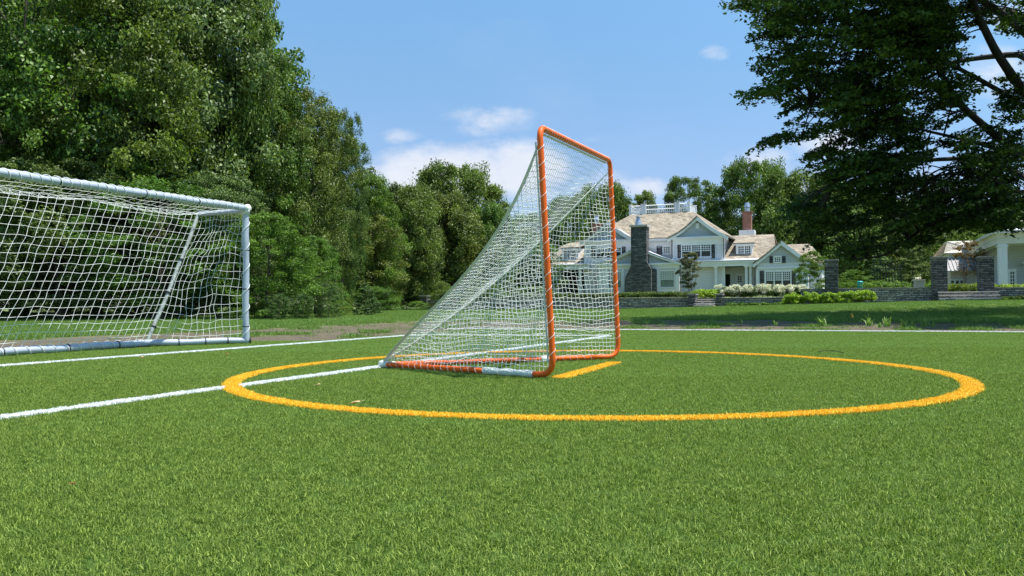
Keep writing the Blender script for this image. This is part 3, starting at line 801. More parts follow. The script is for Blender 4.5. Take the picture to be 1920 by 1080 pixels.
V, Q = tubes([np.array(tw)+far[3]*0+v3(bb-mS*.18)], [.005], 5); fast('twine_knot', V, Q, MT['tieorange'], parent=sg, smooth=True)
# net
SC = .118; nl = []
def sn(p, amp=.03, sd=0.): return nzv(p, 1.1, amp, sd)+nzv(p, 5.3, amp*.42, sd+9)
def net_quad(A, B, C_, D, na, nb, sag, sd, edge=True, amp=.05, t0=0):
    """A->B first rail, D->C second rail; na cells along, nb cells across"""
    A, B, C_, D = map(np.asarray, (A, B, C_, D))
    nrm = np.cross(B-A, D-A); nrm = nrm/np.linalg.norm(nrm)
    def f(a_, b_):
        p = (A*(1-a_)+B*a_)*(1-b_)+(D*(1-a_)+C_*a_)*b_
        w = (4*b_*(1-b_))**.6*min(1, 12*a_*(1-a_)+.15)
        p = p+nrm*sag[0]*w+np.array([0, 0, sag[1]])*w
        return p+sn(p, amp*w, sd)
    fine = 3
    for i in range(na+1):
        nl.append([f(i/na, q) for q in np.linspace(0, 1, nb*fine+1)])
    for j in range(nb+1):
        nl.append([f(q, j/nb) for q in np.linspace(0, 1, na*fine+1)])
na = int(WID/SC)
lt = np.linalg.norm(far[2]-far[1]); lb = np.linalg.norm(far[3]-far[2])
net_quad(far[1], near[1], near[2], far[2], na, int(lt/SC), (0, -.09), 1)
net_quad(far[2], near[2], near[3], far[3], na, int(lb/SC), (.08, -.03), 2)
net_quad(near[1]+[0,0,-.05], near[2], near[3], near[0], 9, 15, (0, 0), 4)
# far side panel, hangs slack inside the frame
zz = SH-.06
def sidep(a_, z_):
    e = far[3][:2]+(far[2][:2]-far[3][:2])*min(1, (z_-.05)/(SH-.1)); p = v3(e*a_, z_)
    w = math.sin(math.pi*min(1, a_))**.7*min(1, (z_+.1)*1.5)*min(1, (SH-z_)*3+.05)
    return p+sn(p, .12*w, 5)+v3(-mS*.12*w*(1-z_/SH))+np.array([0, 0, -.03*w])
nc = 13; nr = 17
for i in range(nc+1): nl.append([sidep(i/nc, q) for q in np.linspace(.05, zz, nr*3+1)])
for j in range(nr+1): nl.append([sidep(q, .05+(zz-.05)*j/nr) for q in np.linspace(0, 1, nc*3+1)])
V, Q = tubes(nl, [.0024]*len(nl), 4); fast('net', V, Q, MT['net'], parent=sg)
# net cord wound over the crossbar
def wind(P, pitch, r, turn=12):
    P = resample(P, pitch/turn); T = np.gradient(P, axis=0); T /= np.linalg.norm(T, axis=1)[:, None]
    ref = np.array([bS[0], bS[1], .1]); A = ref-T*(T@ref)[:, None]; A /= np.linalg.norm(A, axis=1)[:, None]; B = np.cross(T, A)
    ph = np.arange(len(P))*2*np.pi/turn; rr = r+.02*np.maximum(0, np.cos(ph))
    return P+A*(rr*np.cos(ph))[:, None]+B*(rr*np.sin(ph))[:, None]
V, Q = tubes([wind([far[1], near[1]], .118, R_+.006), wind([far[0], far[1]], .30, R_+.006), wind([far[3], near[3]], .17, .052)], [.0042]*3, 4)
fast('lacing_cord', V, Q, MT['lace'], parent=sg, smooth=True)
#%% ================================================================ house (field coordinates: u right, s away, z up)
HS = 80.
def mk_frame(u, s, z, name, label, cat):
    x, y = W(u, s); return empty(name, (x, y, z), -(math.pi/2-TH), label, cat)
hu0, _ = H(1222, 548, HS)
HZ = 1.05
house = mk_frame(hu0, HS, HZ, 'house', 'large white shingle roofed house with stone chimney and roof deck railing', 'house')
class HB(MB):
    """builder in absolute (u,s,z), stored relative to the owner frame"""
    def __init__(s_, ou=None, os_=None, oz=None):
        super().__init__(); s_.o = (hu0 if ou is None else ou, HS if os_ is None else os_, HZ if oz is None else oz)
    def tube(s_, pts, r, n=8, mi=0, cap=True):
        o = s_.o; return super().tube([(p[0]-o[0], p[1]-o[1], p[2]-o[2]) for p in pts], r, n, mi, cap)
    def add(s_, vs, fs, mi=0):
        return super().add([(v[0]-s_.o[0], v[1]-s_.o[1], v[2]-s_.o[2]) for v in vs], fs, mi)
def U(px, s, py=500): return H(px, py, s)[0]
def Z(py, s, px=1222): return H(px, py, s)[1]
BZ = .9
def hip(mb, u0, u1, s0, s1, ze, ru0, ru1, rs0, rs1, zr, t=.12):
    a = [(u0, s0, ze), (u1, s0, ze), (u1, s1, ze), (u0, s1, ze)]; b = [(ru0, rs0, zr), (ru1, rs0, zr), (ru1, rs1, zr), (ru0, rs1, zr)]
    for i in range(4):
        j = (i+1) % 4; q = [a[i], a[j], b[j], b[i]]
        if (Vector(b[i])-Vector(b[j])).length < .01: q = [a[i], a[j], b[j]]
        mb.slab(q, t)
    if (Vector(b[0])-Vector(b[2])).length > .5 and abs(rs1-rs0) > .1 and abs(ru1-ru0) > .1: mb.slab(b, t)
def gable_roof(mb, uc, hw, za, ze, s0, s1, t=.14, curve=.0):
    """two pitched slabs, ridge along s"""
    for sg_ in (-1, 1):
        n = 5; P = []
        for k in range(n+1):
            q = k/n; P.append((uc+sg_*hw*q, za+(ze-za)*(q+curve*math.sin(math.pi*q))))
        for k in range(n):
            (ua, zA), (ub, zB) = P[k], P[k+1]
            q = [(ua, s0, zA), (ub, s0, zB), (ub, s1, zB), (ua, s1, zA)]; mb.slab(q, t)
def window(par, px0, px1, py0, py1, s, units=1, cols=3, rows=3, sash=True, blind=False, o=None, nm='window', surround=.13, direct=None):
    if direct: u0, u1, z0, z1 = direct
    else:
        pm = (px0+px1)/2; ym = (py0+py1)/2
        u0, u1 = U(px0, s, ym), U(px1, s, ym); z0, z1 = H(pm, py1, s)[1], H(pm, py0, s)[1]
    k = o or (None, None, None)
    fm = HB(*k); f = s-.05; w_ = surround
    fm.box((u0-w_, f, z1), (u1+w_, s, z1+w_*1.2)); fm.box((u0-w_, f-.03, z0-w_*.7), (u1+w_, s, z0)); 
    fm.box((u0-w_, f, z0), (u0, s, z1)); fm.box((u1, f, z0), (u1+w_, s, z1))
    wu = (u1-u0)/units; mw = .05
    for i in range(1, units): fm.box((u0+wu*i-.06, f, z0), (u0+wu*i+.06, s, z1))
    for i in range(units):
        a = u0+wu*i+(.06 if i else 0); b = u0+wu*(i+1)-(.06 if i < units-1 else 0)
        zl = z0 if not sash else (z0+z1)/2
        if sash: fm.box((a, f+.012, zl-.035), (b, s, zl+.035))
        for c in range(1, cols):
            q = a+(b-a)*c/cols; fm.box((q-mw/2, f+.02, zl), (q+mw/2, s, z1))
        for r in range(1, rows):
            q = zl+(z1-zl)*r/rows; fm.box((a, f+.022, q-mw/2), (b, s, q+mw/2))
        fm.box((a, f+.015, z1-.04), (b, s, z1)); fm.box((a, f+.015, z0), (b, s, z0+.05))
    fr = fm.build(nm, MT['white'], par)
    for i in range(units):
        a = u0+wu*i+(.06 if i else 0); b = u0+wu*(i+1)-(.06 if i < units-1 else 0)
        HB(*k).box((a, s-.012, z0), (b, s-.002, z1)).build('pane', MT['glassblind' if blind else 'glass'], fr)
    return u0, u1, z0, z1
def shutter(par, px0, px1, py0, py1, s, o=None):
    pm = (px0+px1)/2; ym = (py0+py1)/2
    u0, u1 = U(px0, s, ym), U(px1, s, ym); z0, z1 = H(pm, py1, s)[1], H(pm, py0, s)[1]
    m = HB(*(o or (None,)*3)); f = s-.07
    m.box((u0, f, z0), (u0+.06, s, z1)); m.box((u1-.06, f, z0), (u1, s, z1))
    for q in (z0, (z0+z1)/2-.03, z1-.07): m.box((u0+.06, f, q), (u1-.06, s, q+.07))
    n = max(3, int((z1-z0)/.09))
    for i in range(n):
        z = z0+(z1-z0)*(i+.5)/n; m.slab([(u0+.06, f+.01, z-.03), (u1-.06, f+.01, z-.03), (u1-.06, s-.01, z+.03), (u0+.06, s-.01, z+.03)], .012)
    m.build('shutter', MT['wood_dark'], par)

# --- z levels from the photo
SM = 80.; SB_ = 79.2
ze_main = Z(446, SM-.5, 1230)
uL, uR = U(1101, SM), U(1357, SM)
uGL0, uGL1 = U(1101, SB_), U(1180, SB_)     # left gable bay
uGR0, uGR1 = U(1262, SB_), U(1357, SB_)     # right gable bay
uRgc = (uGR0+uGR1)/2; uLgc = U(1141, SB_)
uGL0 = uLgc-(uGR1-uRgc); uGL1 = uLgc+(uGR1-uRgc); uL = uGL0
hwb = (uGR1-uRgc)
# main volume
w_ = HB(); w_.box((uL+.02, SM, BZ), (uR-.02, SM+11, ze_main))
w_.box((uGL0, SB_, BZ), (uGL1, SM+.02, ze_main-.02)); w_.box((uGR0, SB_, BZ), (uGR1, SM+.02, ze_main-.02))
w_.build('wall', MT['siding'], house)
zdeck = Z(400, SM+4.2, 1243); ud0, ud1 = U(1183, SM+4.2), U(1301, SM+4.2)
za_g = Z(404, SB_-.4, 1305); ze_g = Z(444, SB_-.4, 1305)
r = HB()
hip(r, uL-.5, uR+.5, SM-.55, SM+11.5, ze_main, ud0, ud1, SM+4.2, SM+8.2, zdeck)
for uc in (uLgc, uRgc): gable_roof(r, uc, hwb+.55, za_g, ze_g, SB_-.45, SM+4.5, .13, .12)
r.build('roof', MT['shingle'], house)
# gable infill + trim
t = HB(); gsd = HB()
for uc in (uLgc, uRgc):
    hw = hwb+.30; zt_ = za_g-.22
    gsd.prism([(uc-hw, ze_g-.02), (uc+hw, ze_g-.02), (uc, zt_)], SB_-.02, SM+.5)
    # rake boards
    for sg_ in (-1, 1):
        P = [(uc, za_g-.10), (uc+sg_*(hwb+.48)*.5, (za_g+ze_g)/2-.03+(ze_g-za_g)*.10), (uc+sg_*(hwb+.48), ze_g-.08)]
        for (ua, z_a), (ub, z_b) in zip(P[:-1], P[1:]):
            t.slab([(ua, SB_-.36, z_a), (ub, SB_-.36, z_b), (ub, SB_-.36, z_b-.38), (ua, SB_-.36, z_a-.38)], .12)
    zb = ze_main
    t.box((uc-hwb-.5, SB_-.34, ze_g-.16), (uc+hwb+.5, SB_-.03, ze_g+.03)); t.box((uc-hwb-.06, SB_-.06, ze_main-.85), (uc+hwb+.06, SB_-.005, ze_g-.16))
    for q in (-1, 1): t.box((uc+q*(hwb-.0)-.12, SB_-.05, BZ), (uc+q*hwb+.12, SB_-.003, ze_main-.85))
t.box((uGL1, SM-.5, ze_main-.32), (uGR0, SM-.38, ze_main-.08)); t.box((uGL1+.02, SM-.06, ze_main-.9), (uGR0-.02, SM-.004, ze_main-.33))
t.box((uR-.01, SM+.1, ze_main-.5), (uR+.05, SM+10.9, ze_main-.1))
gsd.build('gable', MT['gablesiding'], house); t.build('trim', MT['white'], house)
vn = HB(); vn.box((uRgc-.17, SB_-.10, Z(432, SB_)), (uRgc+.17, SB_-.025, Z(422, SB_))); vn.box((uRgc-.08, SB_-.13, Z(431, SB_)), (uRgc+.08, SB_-.10, Z(423, SB_)))
vn.build('gable_vent', MT['white'], house)
# upper windows
window(house, 1279, 1332, 459, 482, SB_, 3, 4, 3)
for a in ((1270.5, 1277), (1334, 1340.5)): shutter(house, a[0], a[1], 459, 484, SB_)
window(house, 1119, 1164, 461, 484, SB_, 3, 4, 3)
for a in ((1109.5, 1116.5), (1166.5, 1173)): shutter(house, a[0], a[1], 462, 483, SB_)
window(house, 1244.5, 1256, 462, 476, SM, 1, 3, 4, False, True)
shutter(house, 1231.5, 1242, 461, 477, SM)
# roof deck railing
rl = HB(); zr0 = zdeck+.02; RH = .98
def rail_run(a, b, style):
    a = np.array(a); b = np.array(b); L = np.linalg.norm(b-a); d = (b-a)/L
    P = lambda q, z: (a[0]+d[0]*q, a[1]+d[1]*q, z)
    rl.tube([P(0, zr0+RH*.92), P(L, zr0+RH*.92)], .055, 4); rl.tube([P(0, zr0+.14), P(L, zr0+.14)], .05, 4)
    if style == 'x':
        rl.tube([P(0, zr0+.14), P(L, zr0+RH*.9)], .04, 4); rl.tube([P(0, zr0+RH*.9), P(L, zr0+.14)], .04, 4); rl.tube([P(L/2, zr0+.14), P(L/2, zr0+RH*.9)], .035, 4); rl.tube([P(0, zr0+RH*.52), P(L, zr0+RH*.52)], .035, 4)
    else:
        n = int(L/.21)
        for i in range(1, n): q = L*i/n; rl.tube([P(q, zr0+.14), P(q, zr0+RH*.9)], .026, 4)
def rpost(u, s): rl.box((u-.12, s-.12, zr0-.05), (u+.12, s+.12, zr0+RH*1.06)); rl.box((u-.17, s-.17, zr0+RH*1.06), (u+.17, s+.17, zr0+RH*1.12))
sd = SM+4.35; sb2 = SM+8.0
up = [U(q, sd) for q in (1183, 1205.5, 1210, 1268.5, 1273.5, 1293)]
for q in up: rpost(q, sd)
rail_run((up[0], sd), (up[1], sd), 'x'); rail_run((up[2], sd), (up[3], sd), 'b'); rail_run((up[4], sd), (up[5], sd), 'x')
rpost(up[5], sb2); rpost(up[0], sb2); rail_run((up[5], sd), (up[5], sb2), 'b'); rail_run((up[0], sd), (up[0], sb2), 'b'); rail_run((up[0], sb2), (up[5], sb2), 'b')
rl.build('deck_railing', MT['white'], house)
# --- sun room with the low gable, in front
SR = 77.5
ur0, ur1 = U(1122, SR), U(1274, SR); urc = (ur0+ur1)/2; zer = Z(493, SR, 1260); zar = Z(464, SR, 1198)
m = HB(); m.box((ur0, SR, BZ), (ur1, SB_-.02, zer-.02)); m.build('sunroom_wall', MT['siding'], house)
m = HB(); m.prism([(ur0-.05, zer), (ur1+.05, zer), (urc, zar-.12)], SR-.0, SR+1.6); m.build('gable', MT['gablesiding'], house)
m = HB(); gable_roof(m, urc, (ur1-ur0)/2+.45, zar+.1, zer-.0, SR-.4, SB_+.3, .1, .1); m.build('low_roof', MT['roofmetal'], house)
m = HB()
for sg_ in (-1, 1):
    P = [(urc, zar-.0), (urc+sg_*((ur1-ur0)/2+.42)*.5, (zar+zer)/2-.10), (urc+sg_*((ur1-ur0)/2+.42), zer-.08)]
    for (ua, z_a), (ub, z_b) in zip(P[:-1], P[1:]): m.slab([(ua, SR-.30, z_a), (ub, SR-.30, z_b), (ub, SR-.30, z_b-.26), (ua, SR-.30, z_a-.26)], .1)
m.box((ur0-.4, SR-.28, zer-.16), (ur1+.4, SR-.02, zer+.04)); m.box((ur0-.04, SR-.09, Z(504, SR)), (ur1+.04, SR-.004, zer-.16))
for a, b in ((1133, 1140), (1166, 1171), (1229, 1236), (1266.5, 1273.8), (1122.5, 1127)):
    m.box((U(a, SR), SR-.10, BZ), (U(b, SR), SR-.005, Z(504, SR)))
m.box((U(1236, SR), SR-.07, BZ), (U(1266.5, SR), SR-.006, Z(542, SR))); m.box((U(1140, SR), SR-.07, BZ), (U(1166, SR), SR-.006, Z(542, SR)))
m.build('trim', MT['white'], house)
window(house, 1238.5, 1263.5, 508, 539, SR-.02, 1, 7, 4, True, True, surround=.08)
window(house, 1141.5, 1164.5, 510, 540, SR-.02, 1, 7, 4, True, True, surround=.08)
# downpipes
cpm = plain('copper_pipe', (.16, .12, .11), .5, metal=.5)
for px, s_, y0, y1 in ((1276, SR, 495, 550), (1260.8, SB_-.12, 448, 486), (1357.5, SB_-.1, 447, 487), (1415.5, 78.2, 494, 548)):
    m = HB(); m.tube([(U(px, s_), s_-.12, Z(y0, s_)), (U(px, s_), s_-.12, Z(y1, s_))], .05, 6); m.build('downpipe', cpm, house)
# stone chimney
SC_ = 76.6
def cu(px): return U(px, SC_, 500)
c0 = SR-.02; zc = lambda py: Z(py, SC_, 1200)
m = HB(); prof_ = [(1170.5, 553), (1171, 522), (1183, 498), (1183.5, 425), (1212.5, 425), (1212.5, 492), (1220.5, 504), (1220.5, 553)]
poly = [(cu(a), BZ if b == 553 else zc(b)) for a, b in prof_][::-1]
m.prism([(u_, z_) for u_, z_ in poly], SC_, SC_+1.15)
m.build('stone_chimney', MT['stone'], house)
m = HB(); m.box((cu(1220.6), SR-.45, BZ), (cu(1228), SR-.1, zc(505))); m.build('chimney_shoulder', MT['stone'], house)
m = HB(); m.box((cu(1181), SC_-.12, zc(425)), (cu(1215), SC_+1.27, zc(421.5))); m.build('chimney_cap', MT['limestone'], house)
m = HB(); cc_ = (cu(1195), SC_+.55); m.cyl(cc_, .34, .30, zc(421.5), zc(416)); m.cyl(cc_, .30, .17, zc(416), zc(407), 12); m.cyl(cc_, .3, .3, zc(406), zc(404.5), 12); m.cyl(cc_, .12, .12, zc(407), zc(406))
m.build('flue', MT['metal'], house)
# --- right link: wall, porch
SP = 78.8; SW = 79.3; SPB = 81.3
zpo = Z(487.5, SP, 1340); zpf = Z(500, SP, 1340)
u_a, u_b, u_c, u_d = U(1275, SW), U(1343, SW), U(1408, SW), U(1420, SW)
m = HB(); m.box((u_a, SW, BZ), (u_b, SPB+.6, zpf+.02)); m.box((u_c, SW, BZ), (u_d+.1, SPB+.6, zpf+.02)); m.box((u_b, SPB, BZ), (u_c, SPB+.6, zpf+.02)); m.build('porch_wall', MT['siding'], house)
m = HB(); m.slab([(u_a-.1, SP-.5, zpo-.08), (u_d+.1, SP-.5, zpo-.08), (u_d+.1, SPB+1.6, zpo+.45), (u_a-.1, SPB+1.6, zpo+.45)], .08); m.build('porch_roof', MT['roofmetal'], house)
m = HB(); m.box((u_a-.05, SP-.35, zpf), (u_d+.05, SP+.1, zpo-.17)); m.box((u_a-.08, SP-.45, zpo-.32), (u_d+.05, SP-.35, zpo-.17)); m.box((u_b, SP+.1, zpf+.12), (u_c, SPB, zpf+.18))
m.build('porch_beam', MT['white'], house)
m = HB(); m.box((u_a, SP-.3, BZ), (u_d, SPB, BZ+.22)); m.build('porch_floor', MT['cap'], house)
for px in (1342.5, 1399.5, 1407.5):
    m = HB(); c = (U(px, SP), SP-.1); m.cyl(c, .16, .13, BZ+.4, zpf-.12, 14); m.box((c[0]-.2, c[1]-.2, zpf-.12), (c[0]+.2, c[1]+.2, zpf)); m.box((c[0]-.22, c[1]-.22, BZ+.22), (c[0]+.22, c[1]+.22, BZ+.4)); m.build('porch_column', MT['white'], house)
d0, d1 = U(1360, SPB), U(1369, SPB); dz = Z(517, SPB)
m = HB(); m.box((d0-.35, SPB-.05, BZ+.22), (d0, SPB-.003, dz+.3)); m.box((d1, SPB-.05, BZ+.22), (d1+.35, SPB-.003, dz+.3)); m.box((d0, SPB-.05, dz), (d1, SPB-.003, dz+.3)); m.box((d0, SPB-.04, BZ+.22), (d1, SPB-.003, BZ+.9))
dr = m.build('door', MT['white'], house); HB().box((d0, SPB-.03, BZ+.9), (d1, SPB-.003, dz)).build('pane', MT['glass'], dr); HB().box((d1-.12, SPB-.09, BZ+1.3), (d1-.06, SPB-.05, BZ+1.36)).build('handle', MT['iron'], dr)
window(house, 1383, 1391, 517, 530, SPB, 1, 2, 3, False, surround=.22)
window(house, 1324.5, 1335.5, 508, 539, SW, 1, 4, 4, True, True, surround=.16)
# --- right wing roof and dormer
SWf = 80.2; ze_w = Z(489, SWf-.4, 1380); zr_w = Z(441, SWf+4.2, 1400)
m = HB(); uw0, uw1 = uR+.03, U(1462, SWf); m.box((uw0, SPB+.62, BZ), (uw1, SWf+9, ze_w-.05)); m.build('wing_wall', MT['siding'], house)
m = HB(); a, b = uR-.2, U(1458, SWf); b2 = U(1452, SWf+4.2)
m.slab([(a, SWf-.4, ze_w), (b, SWf-.4, ze_w), (b2, SWf+4.2, zr_w), (a, SWf+4.2, zr_w)], .13); m.slab([(a, SWf+4.2, zr_w), (b2, SWf+4.2, zr_w), (b, SWf+9.2, ze_w), (a, SWf+9.2, ze_w)], .13)
m.build('wing_roof', MT['shingle'], house)
SD = 81.0; q0, q1 = U(1380, SD, 470), U(1410.5, SD, 470); zd0, zd1 = Z(485, SD, 1395), Z(455.5, SD, 1395)
def dormer(q0, q1, zd0, zd1, wpx):
    m = HB(); m.box((q0, SD, zd0-.25), (q1, SD+3.0, zd1-.02)); m.build('dormer_wall', MT['white'], house)
    m = HB(); m.slab([(q0-.25, SD-.3, zd1), (q1+.25, SD-.3, zd1), (q1+.1, SD+3.1, zd1+.75), (q0-.1, SD+3.1, zd1+.75)], .12); m.build('dormer_roof', MT['shingle'], house)
    m = HB(); m.box((q0-.22, SD-.26, zd1-.22), (q1+.22, SD-.003, zd1-.12)); m.build('dormer_cornice', MT['white'], house)
    window(house, wpx[0], wpx[1], wpx[2], wpx[3], SD, 2, 3, 4, False, surround=.1)
dormer(q0, q1, zd0, zd1, (1384.5, 1407, 461, 479))
# --- right gable wing
SG = 78.2; ug0, ug1 = U(1420, SG), U(1513, SG); ugc = (ug0+ug1)/2; zeg = Z(492, SG-.4, 1457); zag = Z(450, SG-.4, 1457); hwg = (ug1-ug0)/2
def gable_wing(ug0, ug1, ugc, hwg, mirror=False):
    m = HB(); m.box((ug0, SG, BZ), (ug1, SG+9, zeg-.02)); m.build('wing_wall', MT['siding'], house)
    m = HB(); gable_roof(m, ugc, hwg+.4, zag, zeg, SG-.4, SG+9, .13, .05); m.build('wing_roof', MT['shingle'], house)
    m = HB(); m.prism([(ugc-hwg-.02, zeg-.02), (ugc+hwg+.02, zeg-.02), (ugc, zag-.2)], SG-.02, SG+3); m.build('gable', MT['gablesiding'], house)
    m = HB()
    for sg_ in (-1, 1):
        m.slab([(ugc, SG-.34, zag-.08), (ugc+sg_*(hwg+.36), SG-.34, zeg-.06), (ugc+sg_*(hwg+.36), SG-.34, zeg-.46), (ugc, SG-.34, zag-.50)], .12)
        m.box((ugc+sg_*hwg-.12, SG-.06, BZ), (ugc+sg_*hwg+.12, SG-.003, zeg-.6))
    m.box((ugc-hwg-.05, SG-.09, Z(503.5, SG, 1457)), (ugc+hwg+.05, SG-.022, Z(500, SG, 1457)))
    m.build('trim', MT['white'], house)
gable_wing(ug0, ug1, ugc, hwg)
window(house, 1452.5, 1463.5, 482, 492, SG-.02, 1, 3, 3, False, surround=.1)
for a, b in ((1443, 1449), (1466.5, 1473)): shutter(house, a, b, 480.5, 493, SG-.02)
window(house, 1436.5, 1482, 509, 541, SG, 3, 4, 4)
for a, b in ((1425, 1432.5), (1484.5, 1492)): shutter(house, a, b, 508, 542, SG)
# --- rear right hip wing
SQ = 83.; zq = Z(492, SQ, 1500); m = HB(); qa, qb = U(1466, SQ), U(1549, SQ)
hip(m, qa, qb, SQ-.4, SQ+8, zq, U(1469, SQ+4), U(1519, SQ+3.8), SQ+3.8, SQ+3.81, Z(458, SQ+3.8, 1495)); m.build('rear_roof', MT['shingle'], house)
m = HB(); m.box((qa+.4, SQ, BZ), (qb-.4, SQ+7.6, zq-.02)); m.build('rear_wall', MT['siding'], house)
# --- brick chimneys
for px0, px1, y0, y1, f0, f1, s_ in ((1392, 1411, 405, 442, 389, 403, SM+8.5), (1108, 1126, 414, 445, 400, 413, SM+8.5)):
    m = HB(); zb0 = Z(y1+10, s_); a, b = U(px0+1.5, s_), U(px1-1.5, s_); m.box((a, s_, zb0), (b, s_+.8, Z(y0+3, s_)))
    m.box((a-.06, s_-.06, Z(y0+3, s_)), (b+.06, s_+.86, Z(y0+1.5, s_))); m.box((a-.12, s_-.12, Z(y0+1.5, s_)), (b+.12, s_+.92, Z(y0, s_))); ch = m.build('brick_chimney', MT['brick'], house)
    m = HB(); c = ((a+b)/2, s_+.4); m.cyl(c, .28, .28, Z(y0, s_), Z(f1-5, s_)); m.cyl(c, .34, .22, Z(f1-6, s_), Z(f0, s_)); m.build('flue', MT['metal'], ch)
    m = HB(); m.box((a-.35, s_-.4, Z(y1+8, s_)), (b+.35, s_+1, Z(y1-3, s_))); m.build('chimney_base', MT['white'], house)
# --- left link and wing, seen through the nets (the house is near symmetrical)
uc_ = (uLgc+uRgc)/2
mir = lambda u: 2*uc_-u
m = HB(); a, b = mir(uw1), uL-.03; m.box((a, SPB+.62, BZ), (b, SWf+9, ze_w-.05)); m.build('wing_wall', MT['siding'], house)
m = HB(); a, b, b2 = mir(U(1458, SWf)), uL+.2, mir(U(1452, SWf+4.2)); zr2 = zr_w-.3
m.slab([(a, SWf-.4, ze_w), (b, SWf-.4, ze_w), (b, SWf+4.2, zr2), (b2, SWf+4.2, zr2)], .13); m.slab([(b2, SWf+4.2, zr2), (b, SWf+4.2, zr2), (b, SWf+9.2, ze_w), (a, SWf+9.2, ze_w)], .13); m.build('wing_roof', MT['shingle'], house)
dormer(U(1053, SD, 470), U(1084, SD, 470), zd0-.3, Z(464, SD, 1068), (1058, 1080, 470, 486))
mg0, mg1 = mir(ug1), mir(ug0); gable_wing(mg0, mg1, (mg0+mg1)/2, hwg)
gu = (mg0+mg1)/2; zz0, zz1 = Z(541, SG, 1000), Z(510, SG, 1000)
window(house, 0, 0, 0, 0, SG, 3, 4, 4, direct=(gu-1.25, gu+1.25, zz0, zz1))
window(house, 0, 0, 0, 0, SG-.02, 1, 3, 3, False, surround=.1, direct=(gu-.3, gu+.3, Z(493, SG), Z(482, SG)))
a, b = mir(u_d)+.1, uGL0+.6
m = HB(); m.slab([(a-.1, SP-.5, zpo-.08), (b, SP-.5, zpo-.08), (b, SPB+1.6, zpo+.45), (a-.1, SPB+1.6, zpo+.45)], .08); m.build('porch_roof', MT['roofmetal'], house)
m = HB(); m.box((a-.05, SP-.35, zpf), (b, SP+.1, zpo-.17)); m.build('porch_beam', MT['white'], house)
m = HB(); m.box((a, SPB, BZ), (b, SPB+.6, zpf+.5)); m.build('porch_wall', MT['porchshade'], house)  # shade of the recess painted as a dark back wall
for px in (1088, 1043, 1128):
    m = HB(); c = (U(px, SP), SP-.1); m.cyl(c, .2, .17, BZ, zpf, 14); m.build('porch_column', MT['white'], house)

#%% ================================================================ garden walls, piers, steps (field axes)
def fobj(u, s, z, name, label, cat, group=None):
    x, y = W(u, s); return empty(name, (x, y, z), -(math.pi/2-TH), label, cat, group)
def Uw(px, s=WALL_S): return H(px, 560, s)[0]
def zlaw(u, s): return ground(*W(u, s))
def garden_wall(u0, u1, z1, label, th=.5):
    f = fobj(u0, WALL_S, zlaw(u0, WALL_S), 'garden_wall', label, 'wall'); o = (u0, WALL_S, zlaw(u0, WALL_S))
    HB(*o).box((u0, WALL_S-th/2, o[2]-.4), (u1, WALL_S+th/2, z1)).build('wall', MT['stonewall'], f)
    HB(*o).box((u0, WALL_S-th/2-.05, z1), (u1, WALL_S+th/2+.05, z1+.07)).build('coping', MT['cap'], f, bevel=.01)
def pier(px0, px1, ytop, label, s=WALL_S-.08, th=None, nm='stone_pier'):
    u0, u1 = Uw(px0, s), Uw(px1, s); z1 = H((px0+px1)/2, ytop, s)[1]; th = th or (u1-u0)
    f = fobj((u0+u1)/2, s, zlaw(u0, s), nm, label, 'pier'); o = ((u0+u1)/2, s, zlaw(u0, s))
    HB(*o).box((u0+.03, s-th/2, o[2]-.4), (u1-.03, s+th/2, z1-.09)).build('shaft', MT['stone'], f)
    HB(*o).box((u0-.02, s-th/2-.05, z1-.09), (u1+.02, s+th/2+.05, z1)).build('cap', MT['cap'], f, bevel=.01)
wu = [Uw(q) for q in (806, 1291, 1354, 1452, 1572, 1748, 1862)]
def wz(py, px): return H(px, py, WALL_S)[1]
garden_wall(Uw(806), Uw(1292), wz(560, 1230), 'long grey fieldstone garden wall left of the house steps')
garden_wall(Uw(1355), Uw(1500), wz(560, 1400), 'low fieldstone wall under the white hydrangeas')
garden_wall(Uw(1502), Uw(1748), wz(542, 1660), 'dark stone wall between two tall stone pillars')
garden_wall(Uw(1864), Uw(2200), wz(541, 1900), 'stone wall at far right in front of the column porch')
pier(1291, 1307, 551, 'low stone pier left of the house steps', th=.9); pier(1343, 1356, 551, 'low stone pier right of the house steps', th=.9)
pier(790, 804, 554, 'small stone pier at far left end of the garden wall', th=.6)
pier(1547, 1573, 487, 'tall dark stone pillar beside the white hydrangeas', nm='stone_pillar'); pier(1746, 1777, 482, 'tall dark stone pillar left of the wide steps', nm='stone_pillar', s=WALL_S-.05); pier(1833, 1864, 481, 'tall dark stone pillar right of the wide steps', nm='stone_pillar', s=WALL_S-.05)
def steps(px0, px1, n, ztop, label, s0=WALL_S, tread=.36):
    u0, u1 = Uw(px0), Uw(px1); zb = zlaw(u0, s0)-.03; hstep = (ztop-zb)/n
    f = fobj((u0+u1)/2, s0, zb, 'stone_steps', label, 'steps'); o = ((u0+u1)/2, s0, zb)
    for i in range(n):
        sf = s0+.2-(n-i)*tread
        HB(*o).box((u0, sf, zb-.3), (u1, s0+.4+.0*i, zb+hstep*(i+1)-.05)).build('riser', MT['stonewall'], f) if i == 0 else HB(*o).box((u0+.004*i, sf+.02, zb+hstep*i), (u1-.004*i, s0+.4-.003*i, zb+hstep*(i+1)-.05)).build('riser', MT['stonewall'], f)
        HB(*o).box((u0-.03, sf-.03, zb+hstep*(i+1)-.05), (u1+.03, sf+tread+.02, zb+hstep*(i+1))).build('tread', MT['limestone'], f, bevel=.008)
steps(1307, 1343, 4, wz(560.5, 1325), 'narrow pale stone steps between two low piers')
steps(1757, 1868, 3, wz(547, 1810), 'wide stone steps between two tall pillars', s0=WALL_S-.7)

